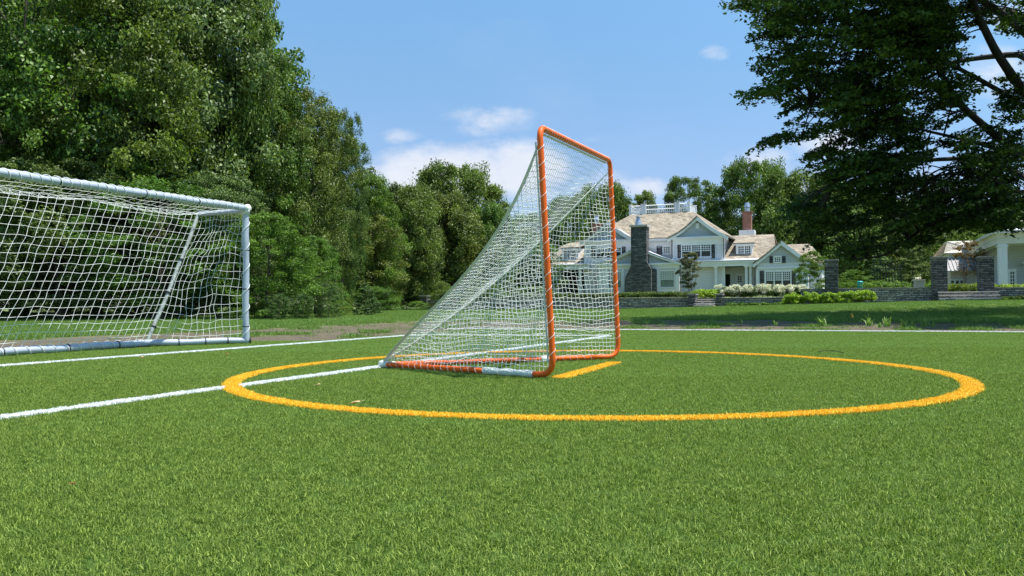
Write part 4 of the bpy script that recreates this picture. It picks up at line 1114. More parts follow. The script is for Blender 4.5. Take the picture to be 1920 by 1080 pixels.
#%% ================================================================ column porch building at right
GS = 58.; gx = H(1880, 540, GS)
GO = (gx[0], GS, 1.15)
gar = fobj(GO[0], GS, 1.15, 'pavilion', 'cream columned building with pale metal roof at far right', 'building')
gz = lambda py, px=1880, s=GS: H(px, py, s)[1]
gu_ = lambda px, s=GS: H(px, 500, s)[0]
G = lambda: HB(*GO)
cl, cr = gu_(1872.5), gu_(1889.5); ztop = gz(457); zent = gz(438)
for k, du in enumerate((0, 5.2)):
    m = G(); m.box((cl+du, GS, 1.0), (cr+du, GS+.55, ztop)); m.box((cl-.06+du, GS-.06, ztop-.18), (cr+.06+du, GS+.61, ztop-.1)); m.box((cl-.05+du, GS-.05, 1.0), (cr+.05+du, GS+.6, 1.25)); m.build('column', MT['white'], gar)
m = G(); m.box((cl-.05, GS-.03, ztop), (cr+9.5, GS+.58, ztop+.35)); m.box((cl-.1, GS-.1, ztop+.35), (cr+9.5, GS+.6, zent)); m.box((cl-.3, GS-.3, zent), (cr+9.7, GS+.8, zent+.16))
m.box((cl-.05, GS+.58, ztop), (cl+.5, GS+26, ztop+.35)); m.box((cl-.1, GS+.6, ztop+.35), (cl+.5, GS+26, zent)); m.box((cl-.3, GS+.8, zent), (cl+.6, GS+26, zent+.16))
m.build('entablature', plain('cream_paint', (.72, .68, .60), .55, .05, 3), gar)
m = G(); m.box((cl+.5, GS+.6, ztop+.02), (cr+9.4, GS+3.2, ztop+.07)); m.build('porch_ceiling', MT['white'], gar)
m = G(); hip(m, cl-.32, cr+9.7, GS-.32, GS+26, zent+.17, cl+3.2, cr+6.2, GS+4, GS+22, zent+1.25, .08); m.build('roof', MT['roofmetal'], gar)
m = G(); m.box((cl+1.0, GS+3.2, 1.0), (cr+9.4, GS+25.8, ztop+.3)); m.build('wall', MT['gablesiding'], gar)
window(gar, 0, 0, 0, 0, GS+3.2, 1, 2, 4, False, o=GO, direct=(gu_(1894, GS+3.2), gu_(1901, GS+3.2), gz(534), gz(506)))
m = G(); lx = gu_(1916, GS+3); m.box((lx, GS+2.5, gz(492)), (lx+.6, GS+3.19, gz(489))); m.cyl((lx+.2, GS+2.9), .12, .1, gz(497), gz(492)); m.build('wall_lamp', MT['white'], gar)
# low side wing going back-left with seamed awning roof
SWG = GS+6; a, b = gu_(1782, SWG+6), cl+.9
m = G(); m.box((a, SWG+6, .9), (b, SWG+20, gz(507, 1800, SWG+6))); m.build('side_wall', plain('rosy_wall', (.62, .52, .47), .8), gar)
m = G(); m.slab([(a-.3, SWG+5.4, gz(508, 1800, SWG+6)), (b, SWG+5.4, gz(508, 1800, SWG+6)), (b, SWG+8, gz(484, 1800, SWG+8)), (a-.3, SWG+8, gz(484, 1800, SWG+8))], .08)
for k in range(11):
    q = a-.3+(b-a+.3)*k/10.2; m.slab([(q, SWG+5.4, gz(508, 1800, SWG+6)+.08), (q+.06, SWG+5.4, gz(508, 1800, SWG+6)+.08), (q+.06, SWG+8, gz(484, 1800, SWG+8)+.08), (q, SWG+8, gz(484, 1800, SWG+8)+.08)], .08)
m.build('awning_roof', MT['awning'], gar)
m = G(); m.box((a+.1, SWG+8, 1.), (b, SWG+19, gz(474, 1800, SWG+8))); m.build('upper_wall', MT['white'], gar)
m = G(); hip(m, a-.3, b+.3, SWG+7.6, SWG+19.5, gz(474, 1800, SWG+8), a+3, b-2, SWG+12, SWG+15, gz(452, 1800, SWG+12), .1); m.build('upper_roof', plain('cream_roof', (.50, .46, .38), .8, .12, 4), gar)  # upper roof in one pale cream tone
for px in (1780, 1789, 1797, 1828):
    window(gar, 0, 0, 0, 0, SWG+6, 1, 1, 2, False, o=GO, surround=.06, direct=(gu_(px, SWG+6)+.1, gu_(px+4, SWG+6)+.15, 1.3, gz(525, 1800, SWG+6)))

#%% ================================================================ trees
PROT = {}
def P_(nm, *a, **k):
    if nm not in PROT: PROT[nm] = tree_meshes(nm, *a, **k)
    return PROT[nm]
#            seed Ht  R  base kind  ncl nleaf leaf mat
P_('maple_a', 3, 15, 5.0, 1.0, 'oval', 225, 300, .190, 'maple', rcl=.26, squash=.9, rho0=.62, sub=8)
P_('maple_b', 8, 15, 4.6, .8, 'oval', 220, 300, .190, 'maple', rcl=.27, squash=.9, rho0=.62, sub=8)
P_('oak_a', 14, 15, 5.2, 1.4, 'oval', 230, 280, .180, 'oak', rcl=.24, squash=.85, rho0=.58, sub=8)
P_('tulip_a', 21, 15, 4.2, 1.2, 'oval', 220, 300, .195, 'tulip', rcl=.27, squash=.9, rho0=.6, sub=8)
P_('round_a', 5, 9, 4.6, .5, 'oval', 230, 300, .180, 'maple', rcl=.25, squash=.95, rho0=.6, sub=8)
P_('round_b', 6, 9, 4.4, .5, 'oval', 220, 300, .180, 'oak', rcl=.25, squash=.95, rho0=.6, sub=8)
P_('bright_a', 33, 8, 3.6, .2, 'dome', 200, 220, .135, 'bright', rcl=.24)
P_('bush_a', 41, 3, 1.9, .0, 'dome', 60, 240, .075, 'maple', rcl=.34, trunk_r=.04)
P_('bush_b', 42, 3, 1.8, .0, 'dome', 60, 240, .075, 'bright', rcl=.34, trunk_r=.04)
P_('conifer', 51, 3, 1.15, .0, 'cone', 170, 170, .075, 'conifer', rcl=.24, squash=.5, rho0=.7, trunk_r=.05)
P_('arbor', 55, 3, 1.1, .0, 'column', 120, 170, .060, 'conifer', rcl=.30, squash=.8, rho0=.6, trunk_r=.05)
def tree(nm, px, D, top, wid, label, rz=None, group=None, name='tree', base=None, u=None, cat='tree'):
    """stand a tree where the photo shows it: px column, distance, top row and crown half width in photo pixels"""
    P = at(px, 540, D); x, y = P[0], P[1]; us_ = US(x, y)
    z0 = ground(x, y) if us_[1] < WALL_S or us_[0] < -27 else .84+.38*float(sstep(us_[1], 55, 74))
    if base is not None: z0 = base
    ztop = at(px, top, D)[2]; Ht0 = {'maple_a': 15, 'maple_b': 15, 'oak_a': 15, 'tulip_a': 15, 'bright_a': 8, 'round_a': 9, 'round_b': 9}.get(nm, 3); R0 = {'maple_a': 5., 'maple_b': 4.6, 'oak_a': 5.2, 'tulip_a': 4.2, 'bright_a': 3.6, 'round_a': 4.6, 'round_b': 4.4, 'bush_a': 1.9, 'bush_b': 1.8, 'conifer': 1.15, 'arbor': 1.1}[nm]
    sz = (ztop-z0)/Ht0; sx = wid/F0*D/R0
    return put_tree(name, PROT[nm], (x, y, z0-.05), (sx, sx, sz), rz if rz is not None else random.uniform(0, 6.28), label, group, cat)
WG = 'trees of the tall wood on the left'
wood = [  # px, D, top, halfwidth, kind, label
 (40, 37, -160, 215, 'maple_a', 'huge dark green maple filling the upper left corner of the photo'),
 (235, 37, -40, 150, 'maple_b', 'dark maple with bright clumped crown right of the corner maple'),
 (330, 40, -190, 150, 'tulip_a', 'tall grey green tree with pale silvery leaves left of the tallest crown'),
 (405, 42, -175, 98, 'maple_a', 'tallest green tree whose crown edge stands against the blue sky'),
 (492, 44, 105, 88, 'maple_b', 'dark green tree stepping down right of the tallest crown'),
 (572, 46, 178, 88, 'oak_a', 'yellowish oak with ragged crown standing out against blue sky'),
 (643, 50, 212, 42, 'oak_a', 'thin topped olive tree at the right shoulder of the wood'),
 (700, 58, 325, 70, 'bright_a', 'fresh light green tree in the dip of the treeline'),
 (755, 64, 352, 80, 'round_b', 'brownish green oak left of the round green maple crown'),
 (850, 76, 316, 100, 'round_a', 'round green maple crown below the large white cloud'),
 (815, 69, 368, 85, 'round_b', 'olive oak in front of the round green maple crown'),
 (905, 72, 385, 60, 'round_a', 'green tree at right end of the wood beside the net'),
 (500, 33.5, 395, 95, 'bright_a', 'light green young tree right of the soccer goal post'),
 (590, 36, 440, 55, 'bright_a', 'small bright yellow green tree above the dark evergreens'),
 (110, 34, 300, 120, 'tulip_a', 'grey green understory tree behind the soccer goal net'),
 (300, 34, 330, 120, 'maple_b', 'leafy understory tree behind the top right of the soccer goal'),
 (415, 35, 330, 80, 'tulip_a', 'understory tree directly behind the soccer goal post'),
 (-60, 33, 120, 120, 'maple_b', 'dark maple cut off by the left edge of the photo'),
]
for i, (px, D, top, hw_, k, lb) in enumerate(wood):
    tree(k, px, D, top, hw_, lb, rz=i*1.37, group=WG, name='woodland_tree')
# second row, seen only through gaps
back = [(-60, 55, -60, 200), (120, 56, -80, 200), (260, 58, -60, 190), (400, 60, 20, 170), (500, 60, 190, 110), (600, 62, 270, 100), (720, 76, 380, 110), (800, 84, 400, 110), (900, 82, 430, 90), (960, 84, 440, 80), (30, 46, 200, 170), (190, 46, 180, 170), (350, 48, 200, 160), (470, 52, 250, 140), (660, 56, 400, 90), (730, 70, 420, 90)]
for i, (px, D, top, hw_) in enumerate(back):
    tree(['maple_a', 'maple_b', 'oak_a'][i % 3], px, D, top, hw_, 'dark tree deep in the wood, glimpsed between the front trees', rz=i*2.1, group='dark inner trees of the wood', name='woodland_tree')
# wood floor shrubs, low and dark
for i, px in enumerate(range(-60, 1000, 48)):
    D = 36+8*(px > 480)+10*(px > 640)+12*(px > 730)
    tree('bush_a', px+10*math.sin(i*3), D, 548-12*(i % 3), 52, 'dark leafy undergrowth shrub at the foot of the wood', group='undergrowth shrubs under the wood', name='shrub', cat='shrub')
# edge evergreens and shrubs
for nm, px, D, top, hw_, lb in (('conifer', 685, 38, 529, 27, 'small cone shaped evergreen standing alone before the dark wood'),
    ('arbor', 522, 31.2, 548, 20, 'dark upright evergreen nearest the soccer goal post'), ('arbor', 567, 31.8, 547, 21, 'middle dark upright evergreen in the row of three'),
    ('arbor', 616, 32.5, 528, 24, 'lighter green upright evergreen at right end of the row'), ('bush_b', 645, 36.5, 572, 16, 'low pale green shrub left of the cone evergreen'),
    ('bush_a', 828, 60, 526, 24, 'round dark bush beside the small stone pier'), ('bush_b', 785, 56, 563, 22, 'low bright green shrub in front of the small stone pier'),
    ('bush_b', 492, 33, 560, 14, 'pale little shrub at the foot of the light green tree'), ('bush_a', 742, 62, 545, 22, 'dark bush between cone evergreen and stone pier'),
    ('bush_b', 870, 50, 560, 14, 'small green shrub behind the left corner of the orange goal net')):
    tree(nm, px, D, top, hw_, lb, name='evergreen' if nm in ('conifer', 'arbor') else 'shrub', cat='evergreen' if nm in ('conifer', 'arbor') else 'shrub')
# trees behind the house
far = [(1000, 95, 395, 60, 'maple_b', 'dark tree seen through the upper part of the orange goal net'), (1075, 100, 372, 65, 'round_a', 'dark green tree behind the brick chimney inside the goal mouth'),
 (1135, 108, 350, 60, 'round_a', 'green tree just right of the orange goal post'), (1212, 112, 356, 42, 'bright_a', 'bright green tree above the left end of the roof deck railing'),
 (1292, 106, 333, 50, 'maple_b', 'dark tree rising behind the right end of the roof deck railing'), (1345, 104, 378, 45, 'maple_b', 'dark tree between roof deck railing and right brick chimney'),
 (1415, 102, 308, 82, 'round_a', 'round crowned dark tree behind the right brick chimney'), (1500, 100, 330, 85, 'round_a', 'dark tree behind the right wing roof of the house'),
 (1590, 98, 370, 90, 'round_a', 'dark tree behind the hanging beech branches'), (1680, 96, 380, 90, 'round_b', 'dark tree behind the black iron fence'),
 (1760, 100, 410, 80, 'round_a', 'dark tree behind the left pillar of the wide steps'), (1850, 104, 395, 90, 'maple_b', 'bluish dark tree behind the columned building'),
 (1960, 104, 370, 90, 'maple_a', 'dark tree at the right edge behind the pale metal roof'), (940, 100, 430, 55, 'maple_a', 'distant tree seen through the left part of the goal net')]
for i, (px, D, top, hw_, k, lb) in enumerate(far): tree(k, px, D, top, hw_, lb, rz=i*.9+.4, group='trees behind the house', name='tree')
for i in range(12):
    tree(['round_a', 'round_b'][i % 2], 900+i*100, 122, 425+10*(i % 3), 90, 'far tree filling the gaps of the treeline behind the house', rz=i*1.9, group='far treeline behind the house', name='tree')
# garden trees
P_('crape', 61, 3, .62, .55, 'oval', 110, 60, .085, 'crape', rcl=.34, stems=5, trunk_r=.022, squash=.9, up=.2)
P_('young', 63, 3.4, 1.3, .5, 'dome', 110, 110, .090, 'bright', rcl=.27, stems=2, trunk_r=.04)
P_('loose', 67, 4, .9, .5, 'cone', 80, 85, .085, 'tulip', rcl=.30, trunk_r=.035)
P_('rusty', 69, 3, .65, .8, 'oval', 70, 42, .075, 'rust', rcl=.33, squash=.9, up=.2, stems=2, trunk_r=.02)
def gtree(nm, px, D, ztop_y, Ht0, R0, hw_, label, name='young_tree', cat='tree'):
    P = at(px, 540, D); x, y = P[0], P[1]; z0 = .84+.38*float(sstep(US(x, y)[1], 55, 74)) + (.42 if px > 1580 else 0)
    sz = (at(px, ztop_y, D)[2]-z0)/Ht0; sx = hw_/F0*D/R0
    return put_tree(name, PROT[nm], (x, y, z0-.05), (sx, sx, sz), px*.7, label, None, cat)
gtree('crape', 1295, 73, 473, 3, .62, 19, 'small multi stemmed reddish tree in front of the house wall')
gtree('young', 1522, 56, 470, 3.4, 1.3, 34, 'leafy young green tree left of the first tall pillar')
gtree('loose', 1712, 60, 445, 4, .9, 34, 'loose pale green conical tree left of the second pillar')
gtree('loose', 1650, 66, 470, 4, .9, 30, 'greenish young tree behind the black iron fence')
gtree('rusty', 1815, 55, 448, 3, .65, 24, 'thin rusty brown young tree between the two step pillars')
gtree('young', 1600, 64, 505, 3.4, 1.3, 30, 'soft green garden tree behind the teal bin')

# ---------------------------------------------------------------- hedges and flower beds
def leafy(name, label, cat, cs, rc, nper, leaf, mat, sub=5, squash=.8, group=None, kind=None, blooms=None, seed=1, up=.7):
    rng = np.random.default_rng(seed); cs = np.array(cs); O = cs.mean(0); O[2] = cs[:, 2].min()-.2
    C, Nn, T = clump_leaves(cs, rc, nper, leaf, rng, squash, sub, up)
    V, Q = leaf_geo(C-O, Nn, leaf, rng)
    e = empty(name, tuple(O), 0, label, cat, group)
    fast('foliage', V, Q, MT[mat], T, parent=e)
    st = [[c-O+[0, 0, -.5], c-O] for c in cs[::3]]; V, Q = tubes(st, [.012]*len(st), 4); fast('stems', V, Q, MT['bark'], parent=e)
    if blooms:
        bc, br, bn, bl = blooms
        C, Nn, T = clump_leaves(np.array(bc), br, bn, bl, rng, .9, 4, .4, .7); V, Q = leaf_geo(C-O, Nn, bl, rng, .9); fast('blossoms', V, Q, MT['bloom'], T, parent=e)
    if kind: e['kind'] = kind
    return e
def row(u0, u1, s, z0, z1, w_, n, seed):
    r = np.random.default_rng(seed); out = []
    for i in range(n):
        u = u0+(u1-u0)*(i+r.random())/n; out.append([*W(u, s+r.uniform(-w_, w_)), r.uniform(z0, z1)])
    return out
tz = .84
zz = wz(549, 1230)
leafy('boxwood_hedge', 'low clipped dark boxwood hedge along the top of the long wall', 'hedge', row(Uw(1040, 54.4), Uw(1291, 54.4), 54.4, tz+.15, zz-.08, .3, 300, 1), np.full(300, .30), 130, .07, 'box', seed=2)
leafy('boxwood_hedge', 'dark hedge behind the long wall left of the orange goal post', 'hedge', row(Uw(812, 54.6), Uw(1040, 54.6), 54.6, tz+.1, zz+.0, .35, 180, 4), np.full(180, .34), 110, .08, 'box', seed=5)
leafy('flower_bed', 'tall grassy green planting between the low piers above the steps', 'flower bed', row(Uw(1303, 58), Uw(1345, 58), 58, tz+.1, tz+.45, .8, 50, 6), np.full(50, .35), 110, .10, 'lime', seed=7)
hyd = [(1364, 'hydrangea with cream blooms next to the low pier right of the steps'), (1392, 'second white hydrangea from the steps, in front of the porch columns'), (1420, 'third white hydrangea from the steps, left of the wing windows'),
       (1448, 'white hydrangea under the three part window'), (1476, 'white hydrangea right of the three part window'), (1503, 'loose white hydrangea at right end of the row near the tall pillar')]
for i, (px, lb) in enumerate(hyd):
    r = np.random.default_rng(60+i); s_ = 54.7; u0 = Uw(px, s_); zt_ = H(px, 535, s_)[1]; cs = []; bc = []
    for k in range(26): cs.append([*W(u0+r.normal(0, .34), s_+r.normal(0, .3)), r.uniform(tz+.1, zt_-.25)])
    for k in range(30):
        bc.append([*W(u0+r.uniform(-.62, .62), s_-.3+r.uniform(-.5, .35)), zt_-abs(r.normal(0, .28))-.05])
    leafy('hydrangea', lb, 'hydrangea', cs, np.full(26, .30), 100, .09, 'box', blooms=(bc, np.full(30, .16), 90, .06), seed=80+i, group='white hydrangeas along the wall')
lime = [(1487, 545, .55, 'bright lime green shrub at left end of the shrub row'), (1520, 541, .6, 'lime green shrub in front of the loose hydrangea'), (1553, 543, .55, 'lime green shrub at the foot of the first tall pillar'), (1587, 540, .6, 'lime green shrub below the teal bin'), (1622, 538, .6, 'lime green shrub at right end of the row against the dark wall')]
for i, (px, ty, hw_, lb) in enumerate(lime):
    r = np.random.default_rng(160+i); s_ = WALL_S-1.2; u0 = Uw(px, s_); z0 = zlaw(u0, s_); zt_ = H(px, ty, s_)[1]; cs = []
    for k in range(34):
        a = r.uniform(0, 6.28); q = r.random()**.5; t_ = r.random(); cs.append([*W(u0+hw_*q*math.cos(a)*(1.15-.4*t_), s_+hw_*q*math.sin(a)*.8), z0+.1+(zt_-z0-.3)*t_*(1-.25*q)])
    leafy('shrub', lb, 'shrub', cs, np.full(34, .23), 110, .085, 'lime', group='lime green shrubs by the first pillar', seed=170+i, up=.9)
leafy('flower_bed', 'low dark green plants at the foot of the hydrangea wall', 'flower bed', row(Uw(1362, 52.8), Uw(1470, 52.8), 52.8, .32, .45, .2, 60, 9), np.full(60, .16), 80, .07, 'bright', seed=10)
leafy('flower_bed', 'mixed green garden planting behind the dark wall and iron fence', 'flower bed', row(Uw(1575, 56), Uw(1745, 56), 56, 1.15, 1.65, 1.2, 150, 12), np.full(150, .33), 100, .09, 'bright', seed=13)
leafy('flower_bed', 'low green plants between the step pillars and the building', 'flower bed', row(Uw(1776, 55.5), Uw(1835, 55.5), 55.5, 1.15, 1.45, .8, 50, 15), np.full(50, .3), 90, .08, 'bright', seed=16)
leafy('flower_bed', 'grassy plants behind the far right wall at the column foot', 'flower bed', row(Uw(1866, 55), Uw(1960, 55), 55, 1.15, 1.4, .6, 60, 17), np.full(60, .26), 90, .08, 'lime', seed=18)
leafy('flower_bed', 'leafy weeds at the foot of the far right wall', 'flower bed', row(Uw(1866, 52.6), Uw(1960, 52.6), 52.6, .55, .7, .3, 50, 19), np.full(50, .2), 70, .08, 'bright', seed=20)

# ---------------------------------------------------------------- small garden objects
def fence():
    s_ = 57.; u0, u1 = Uw(1640, s_), Uw(1690, s_); z0 = 1.2; z1 = H(1665, 490, s_)[1]; o = (u0, s_, z0)
    f = fobj(u0, s_, z0, 'iron_fence', 'black wrought iron fence panel behind the dark wall', 'fence')
    n = 9
    for i in range(n+1):
        q = u0+(u1-u0)*i/n; m = HB(*o); h = z1-(.0 if i % 2 == 0 else .25); m.tube([(q, s_, z0-.2), (q, s_, h)], .026, 6); m.cyl((q, s_), .04, .0, h, h+.12, 6); m.build('picket', MT['iron'], f)
    for z in (z0+.25, z1-.5): HB(*o).tube([(u0-.05, s_, z), (u1+.05, s_, z)], .022, 4).build('rail', MT['iron'], f)
fence()
s_ = 55.2; ub = Uw(1613, s_); m = HB(ub, s_, 1.26); zb = 1.26; zt_ = H(1613, 527, s_)[1]
f = fobj(ub, s_, zb, 'bin', 'teal plastic bin among the plants behind the dark wall', 'bin')
HB(ub, s_, zb).cyl((ub, s_), .15, .165, zb, zt_-.05, 16).build('body', MT['teal'], f); HB(ub, s_, zb).cyl((ub, s_), .18, .14, zt_-.05, zt_, 16).build('lid', MT['teal'], f)
ub = Uw(1723, s_); zt_ = H(1723, 524.5, s_)[1]; f = fobj(ub, s_, zb, 'planter', 'square pale stone planter on the terrace by the second pillar', 'planter')
m = HB(ub, s_, zb); h_ = .30; m.box((ub-h_, s_-h_, zb), (ub+h_, s_+h_, zt_-.1)); m.box((ub-h_-.05, s_-h_-.05, zt_-.1), (ub+h_+.05, s_+h_+.05, zt_)); m.build('body', MT['limestone'], f, bevel=.01)
cs = [[*W(ub+random.uniform(-.15, .15), s_+random.uniform(-.15, .15)), zt_+.08] for k in range(6)]
rng = np.random.default_rng(4); C, Nn, T = clump_leaves(np.array(cs), np.full(6, .14), 40, .06, rng); C2 = C.copy(); fo = np.array(f.location)
dxy = C-fo; ca, sa = math.cos(math.pi/2-TH), math.sin(math.pi/2-TH); dl = np.stack([dxy[:, 0]*ca-dxy[:, 1]*sa, dxy[:, 0]*sa+dxy[:, 1]*ca, dxy[:, 2]], 1)
V, Q = leaf_geo(dl, Nn, .06, rng); fast('flowers', V, Q, MT['bloom'], T, parent=f)
# marker flag in the rough
p = gr(1597, 606); e = empty('marker_flag', (p[0], p[1], 0), 0, 'small orange marker flag in the shaded rough', 'flag')
MB().tube([(0, 0, -.05), (0, 0, .21)], .004, 5).build('pole', MT['iron'], e); MB().slab([(0, 0, .12), (.055, .015, .16), (.03, .02, .24), (-.02, -.01, .25)], .003).build('pennant', MT['flag'], e)
# weeds on the edge
def weed(px, py, hpx, label, n=12, sd=0):
    p = gr(px, py); D = p[1]; h = hpx/F0*D*1.4; r = np.random.default_rng(sd)
    V = []; Q = []; T = []
    for i in range(n):
        a = r.uniform(0, 6.28); hh = h*r.uniform(.5, 1.1); ln = hh*r.uniform(.2, .9); w0 = .012*r.uniform(.8, 1.6); b = len(V); k = 6
        o_ = r.normal(0, .03, 2)
        for j in range(k+1):
            q = j/k; c = np.array([o_[0]+math.cos(a)*ln*q**1.5, o_[1]+math.sin(a)*ln*q**1.5, hh*(q-.35*q**3*ln/hh)]); w1 = w0*(1-q*.9)*(1+1.2*q*(1-q)); s = np.array([-math.sin(a), math.cos(a), 0])*w1
            V += [c-s, c+s]
        for j in range(k): Q.append((b+2*j, b+2*j+1, b+2*j+3, b+2*j+2)); T.append(r.uniform(.2, .9))
    e = fast('weed', V, Q, MT['weed'], T); e.location = (p[0], p[1], 0); tag(e, label, 'weed', 'weeds on the turf edge')
for i, (px, py, h, lb) in enumerate(((1542, 611, 18, 'tall single tuft of weed left of the orange marker flag'), (1628, 612, 18, 'spiky weed just right of the orange marker flag'), (1650, 614, 10, 'short weed right of the spiky weed'),
    (1662, 613, 17, 'weed left of the middle group on the turf edge'), (1696, 614, 15, 'leafy weed left of the tallest weed'), (1710, 612, 10, 'low weed touching the leafy weed'), (1733, 613, 20, 'tallest weed with bent seed stalks'), (1748, 613, 12, 'weed at right end of the group before the shadow'), (1455, 610, 9, 'little weed on bare ground right of the low shrubs row'), (1335, 606, 10, 'small weed near the middle of the bare strip'), (1390, 606, 9, 'small weed left of the widest dry grass patch'), (1212, 607, 8, 'little weed beside the orange goal post'))):
    weed(px, py, h, lb, 15 if h > 12 else 8, 200+i)
# dead leaves lying on the turf
def dead_leaf(px, py, sz, mat, label, sd):
    p = gr(px, py, .03); r = random.Random(sd); m = MB(); n = 12; ring = []
    for i in range(n):
        a = 2*math.pi*i/n; q = sz*(.62+.38*abs(math.cos(a*2.5+sd)))*r.uniform(.85, 1.1); ring.append((q*math.cos(a), q*.55*math.sin(a), .25*sz*abs(math.sin(a))+r.uniform(0, .12)*sz))
    vs = [(0, 0, .0)]+ring; vs += [(x, y, z-.0012) for x, y, z in vs]
    fs = [(0, 1+i, 1+(i+1) % n) for i in range(n)]+[(n+1, n+2+(i+1) % n, n+2+i) for i in range(n)]+[(1+i, n+2+i, n+2+(i+1) % n, 1+(i+1) % n) for i in range(n)]
    m.add(vs, fs); m.tube([(sz*.9, 0, .1*sz), (sz*1.7, .1*sz, .25*sz)], .0012, 4)
    o = m.build('dead_leaf', MT[mat], None, smooth=True); o.location = (p[0], p[1], .028); o.rotation_euler = (r.uniform(-.2, .2), r.uniform(-.2, .2), r.uniform(0, 6)); tag(o, label, 'leaf', 'fallen leaves on the turf')
dead_leaf(136, 907, .020, 'leaf_brown', 'reddish brown dead leaf on the turf at lower left', 3)
dead_leaf(666, 755, .030, 'leaf_tan', 'pale tan dead leaf inside the yellow crease circle', 5)
dead_leaf(425, 664, .035, 'leaf_brown', 'brown dead leaf between the two white lines near the soccer goal', 8)
dead_leaf(268, 670, .030, 'leaf_tan', 'pale leaf by the white line under the soccer goal', 9)
dead_leaf(597, 721, .020, 'leaf_tan', 'tiny pale leaf just below the white line in the crease', 12)
dead_leaf(1654, 690, .025, 'leaf_brown', 'small dark leaf on the far right part of the yellow ring', 13)
# thin dark twig on the turf
p = [gr(q, y, .035) for q, y in ((1535, 659), (1550, 657.5), (1565, 658), (1582, 661.5))]
tw = MB().tube(resample(np.array([[*(a-p[0]), .0] for a in p]), .05), .0035, 5).build('twig', MT['bark_dark'], None); tw.location = (*p[0], .036); tag(tw, 'thin curved dark twig lying on the turf beyond the crease', 'twig')

#%% ================================================================ big overhanging beech on the right
bx, by = 20.5, 27.5
rng = np.random.default_rng(77)
O = np.array([bx, by, ground(bx, by)])
def limb(pts, r0, r1, n=16):
    P = resample(np.array(pts, float), .4); t = np.linspace(0, 1, len(P)); P = P+np.stack([.06*np.sin(t*9+i*2+pts[0][0]) for i in range(3)], 1)*np.minimum(1, t*4)[:, None]
    return P, r0+(r1-r0)*t**.8
limbs = []
limbs.append(limb([(0, 0, -.3), (-.3, .2, 2.5), (-.6, 0, 6), (-1.2, -.3, 10), (-1.6, 0, 15)], .55, .12))
A = lambda px, py, D: at(px, py, D)-O
# two heavy limbs crossing the upper right of the photo
limbs.append(limb([(-.2, 0, 3.0), A(1960, 235, 26), A(1915, 160, 25), A(1868, 90, 24.5), A(1828, 20, 24), A(1790, -90, 23.5)], .26, .09))
limbs.append(limb([(-.2, .2, 2.4), A(1950, 320, 26.5), A(1878, 262, 25.5), A(1800, 190, 25), A(1745, 110, 24.5), A(1715, 20, 24)], .22, .06))
limbs.append(limb([(-.1, 0, 1.9), A(1900, 385, 27), A(1800, 400, 27), A(1730, 425, 27), A(1655, 478, 27.5), A(1600, 488, 27.5)], .15, .03))
limbs.append(limb([(-.2, -.2, 2.2), A(1880, 345, 24), A(1790, 322, 24), A(1700, 335, 23.5), A(1620, 322, 24), A(1560, 345, 24)], .11, .012))
limbs.append(limb([(-.4, 0, 4.2), A(1810, 262, 24), A(1700, 232, 24), A(1600, 222, 23.5), A(1520, 195, 23.5)], .12, .012))
limbs.append(limb([(-.5, 0, 5.5), A(1760, 110, 25), A(1640, 50, 24.5), A(1540, 30, 24), A(1450, -10, 24)], .13, .012))
limbs.append(limb([(-.4, .4, 3.4), A(1850, 300, 31), A(1700, 300, 32), A(1560, 330, 33)], .2, .03))
limbs.append(limb([(-.8, 0, 8), A(1750, -60, 25), A(1600, -120, 24), A(1480, -160, 24)], .2, .03))
for k in range(7):
    a = -.9+k*.75; limbs.append(limb([(-.5, 0, 4+k*.9), (3*math.cos(a), 3*math.sin(a), 5.5+k), (6.5*math.cos(a), 6.5*math.sin(a), 6+k*1.0), (9*math.cos(a), 9*math.sin(a), 5.2+k)], .2, .03))
# sprays: flat leafy layers spread through the crown volume (ellipsoids measured from the photo at their distances, but first row added out of view to shade the lawn)
ell = [ (1650, -200, 23, 310, 85, 5, 330), (1960, -200, 22, 170, 120, 3.5, 220), (2015, -25, 17.4, 78, 95, 1.6, 190), (2240, 250, 19, 190, 150, 2.5, 110), (2065, -60, 18.5, 125, 110, 2.2, 210), (2150, 60, 20, 170, 120, 2.2, 120), (1760, -165, 21, 220, 70, 2.6, 170), # px, py, D, half px, half py, half depth(m), count
 (1610, 50, 24, 170, 105, 3.6, 250), (1700, 160, 25, 125, 135, 3.5, 260), (1575, 195, 24, 105, 70, 3., 120), (1640, 305, 25, 120, 65, 3.6, 165), (1710, 385, 27, 140, 55, 4, 150),
 (1830, 375, 26, 120, 60, 4., 150), (1850, 290, 25, 95, 50, 3, 70), (1740, 20, 25, 100, 70, 4, 130), (1900, 30, 26, 50, 40, 3, 16), (1440, 172, 22, 45, 10, 1.0, 10), (1475, 262, 23, 45, 8, 1.0, 9), (1405, 10, 22, 30, 12, 1., 6), (1530, 400, 27, 60, 40, 3, 60), (1490, 125, 23, 62, 60, 2., 44),
 (1590, 455, 28, 60, 22, 3, 14), (1690, 450, 28, 60, 24, 3, 16), (1905, 190, 26, 30, 60, 2, 26), (1460, 20, 23, 62, 55, 2, 44), (1880, 400, 25, 50, 30, 3, 60),
 (1700, -130, 26, 260, 115, 5, 360), (2050, 60, 27, 130, 240, 5, 260), (2080, 330, 27, 130, 100, 5, 120)]  # top cluster, out of view, thickened to deepen the shade on the lawn
SP_ = []
for px, py, D, hx, hy, hd, cnt in ell:
    k = 0
    while k < cnt:
        q = rng.uniform(-1, 1, 3)
        if q@q > 1: continue
        P = A(px+q[0]*hx*1.02, py+q[1]*hy*1.02, D+q[2]*hd)
        SP_.append(P); k += 1
SP_ = np.array(SP_)
# leave windows where sky shows
def pxof(P):
    Q_ = P+O-np.array([0, 0, CH]); d = Q_@_F; return np.stack([960+F0*(Q_@_R)/d, 540-F0*(Q_@_U)/d], 1)
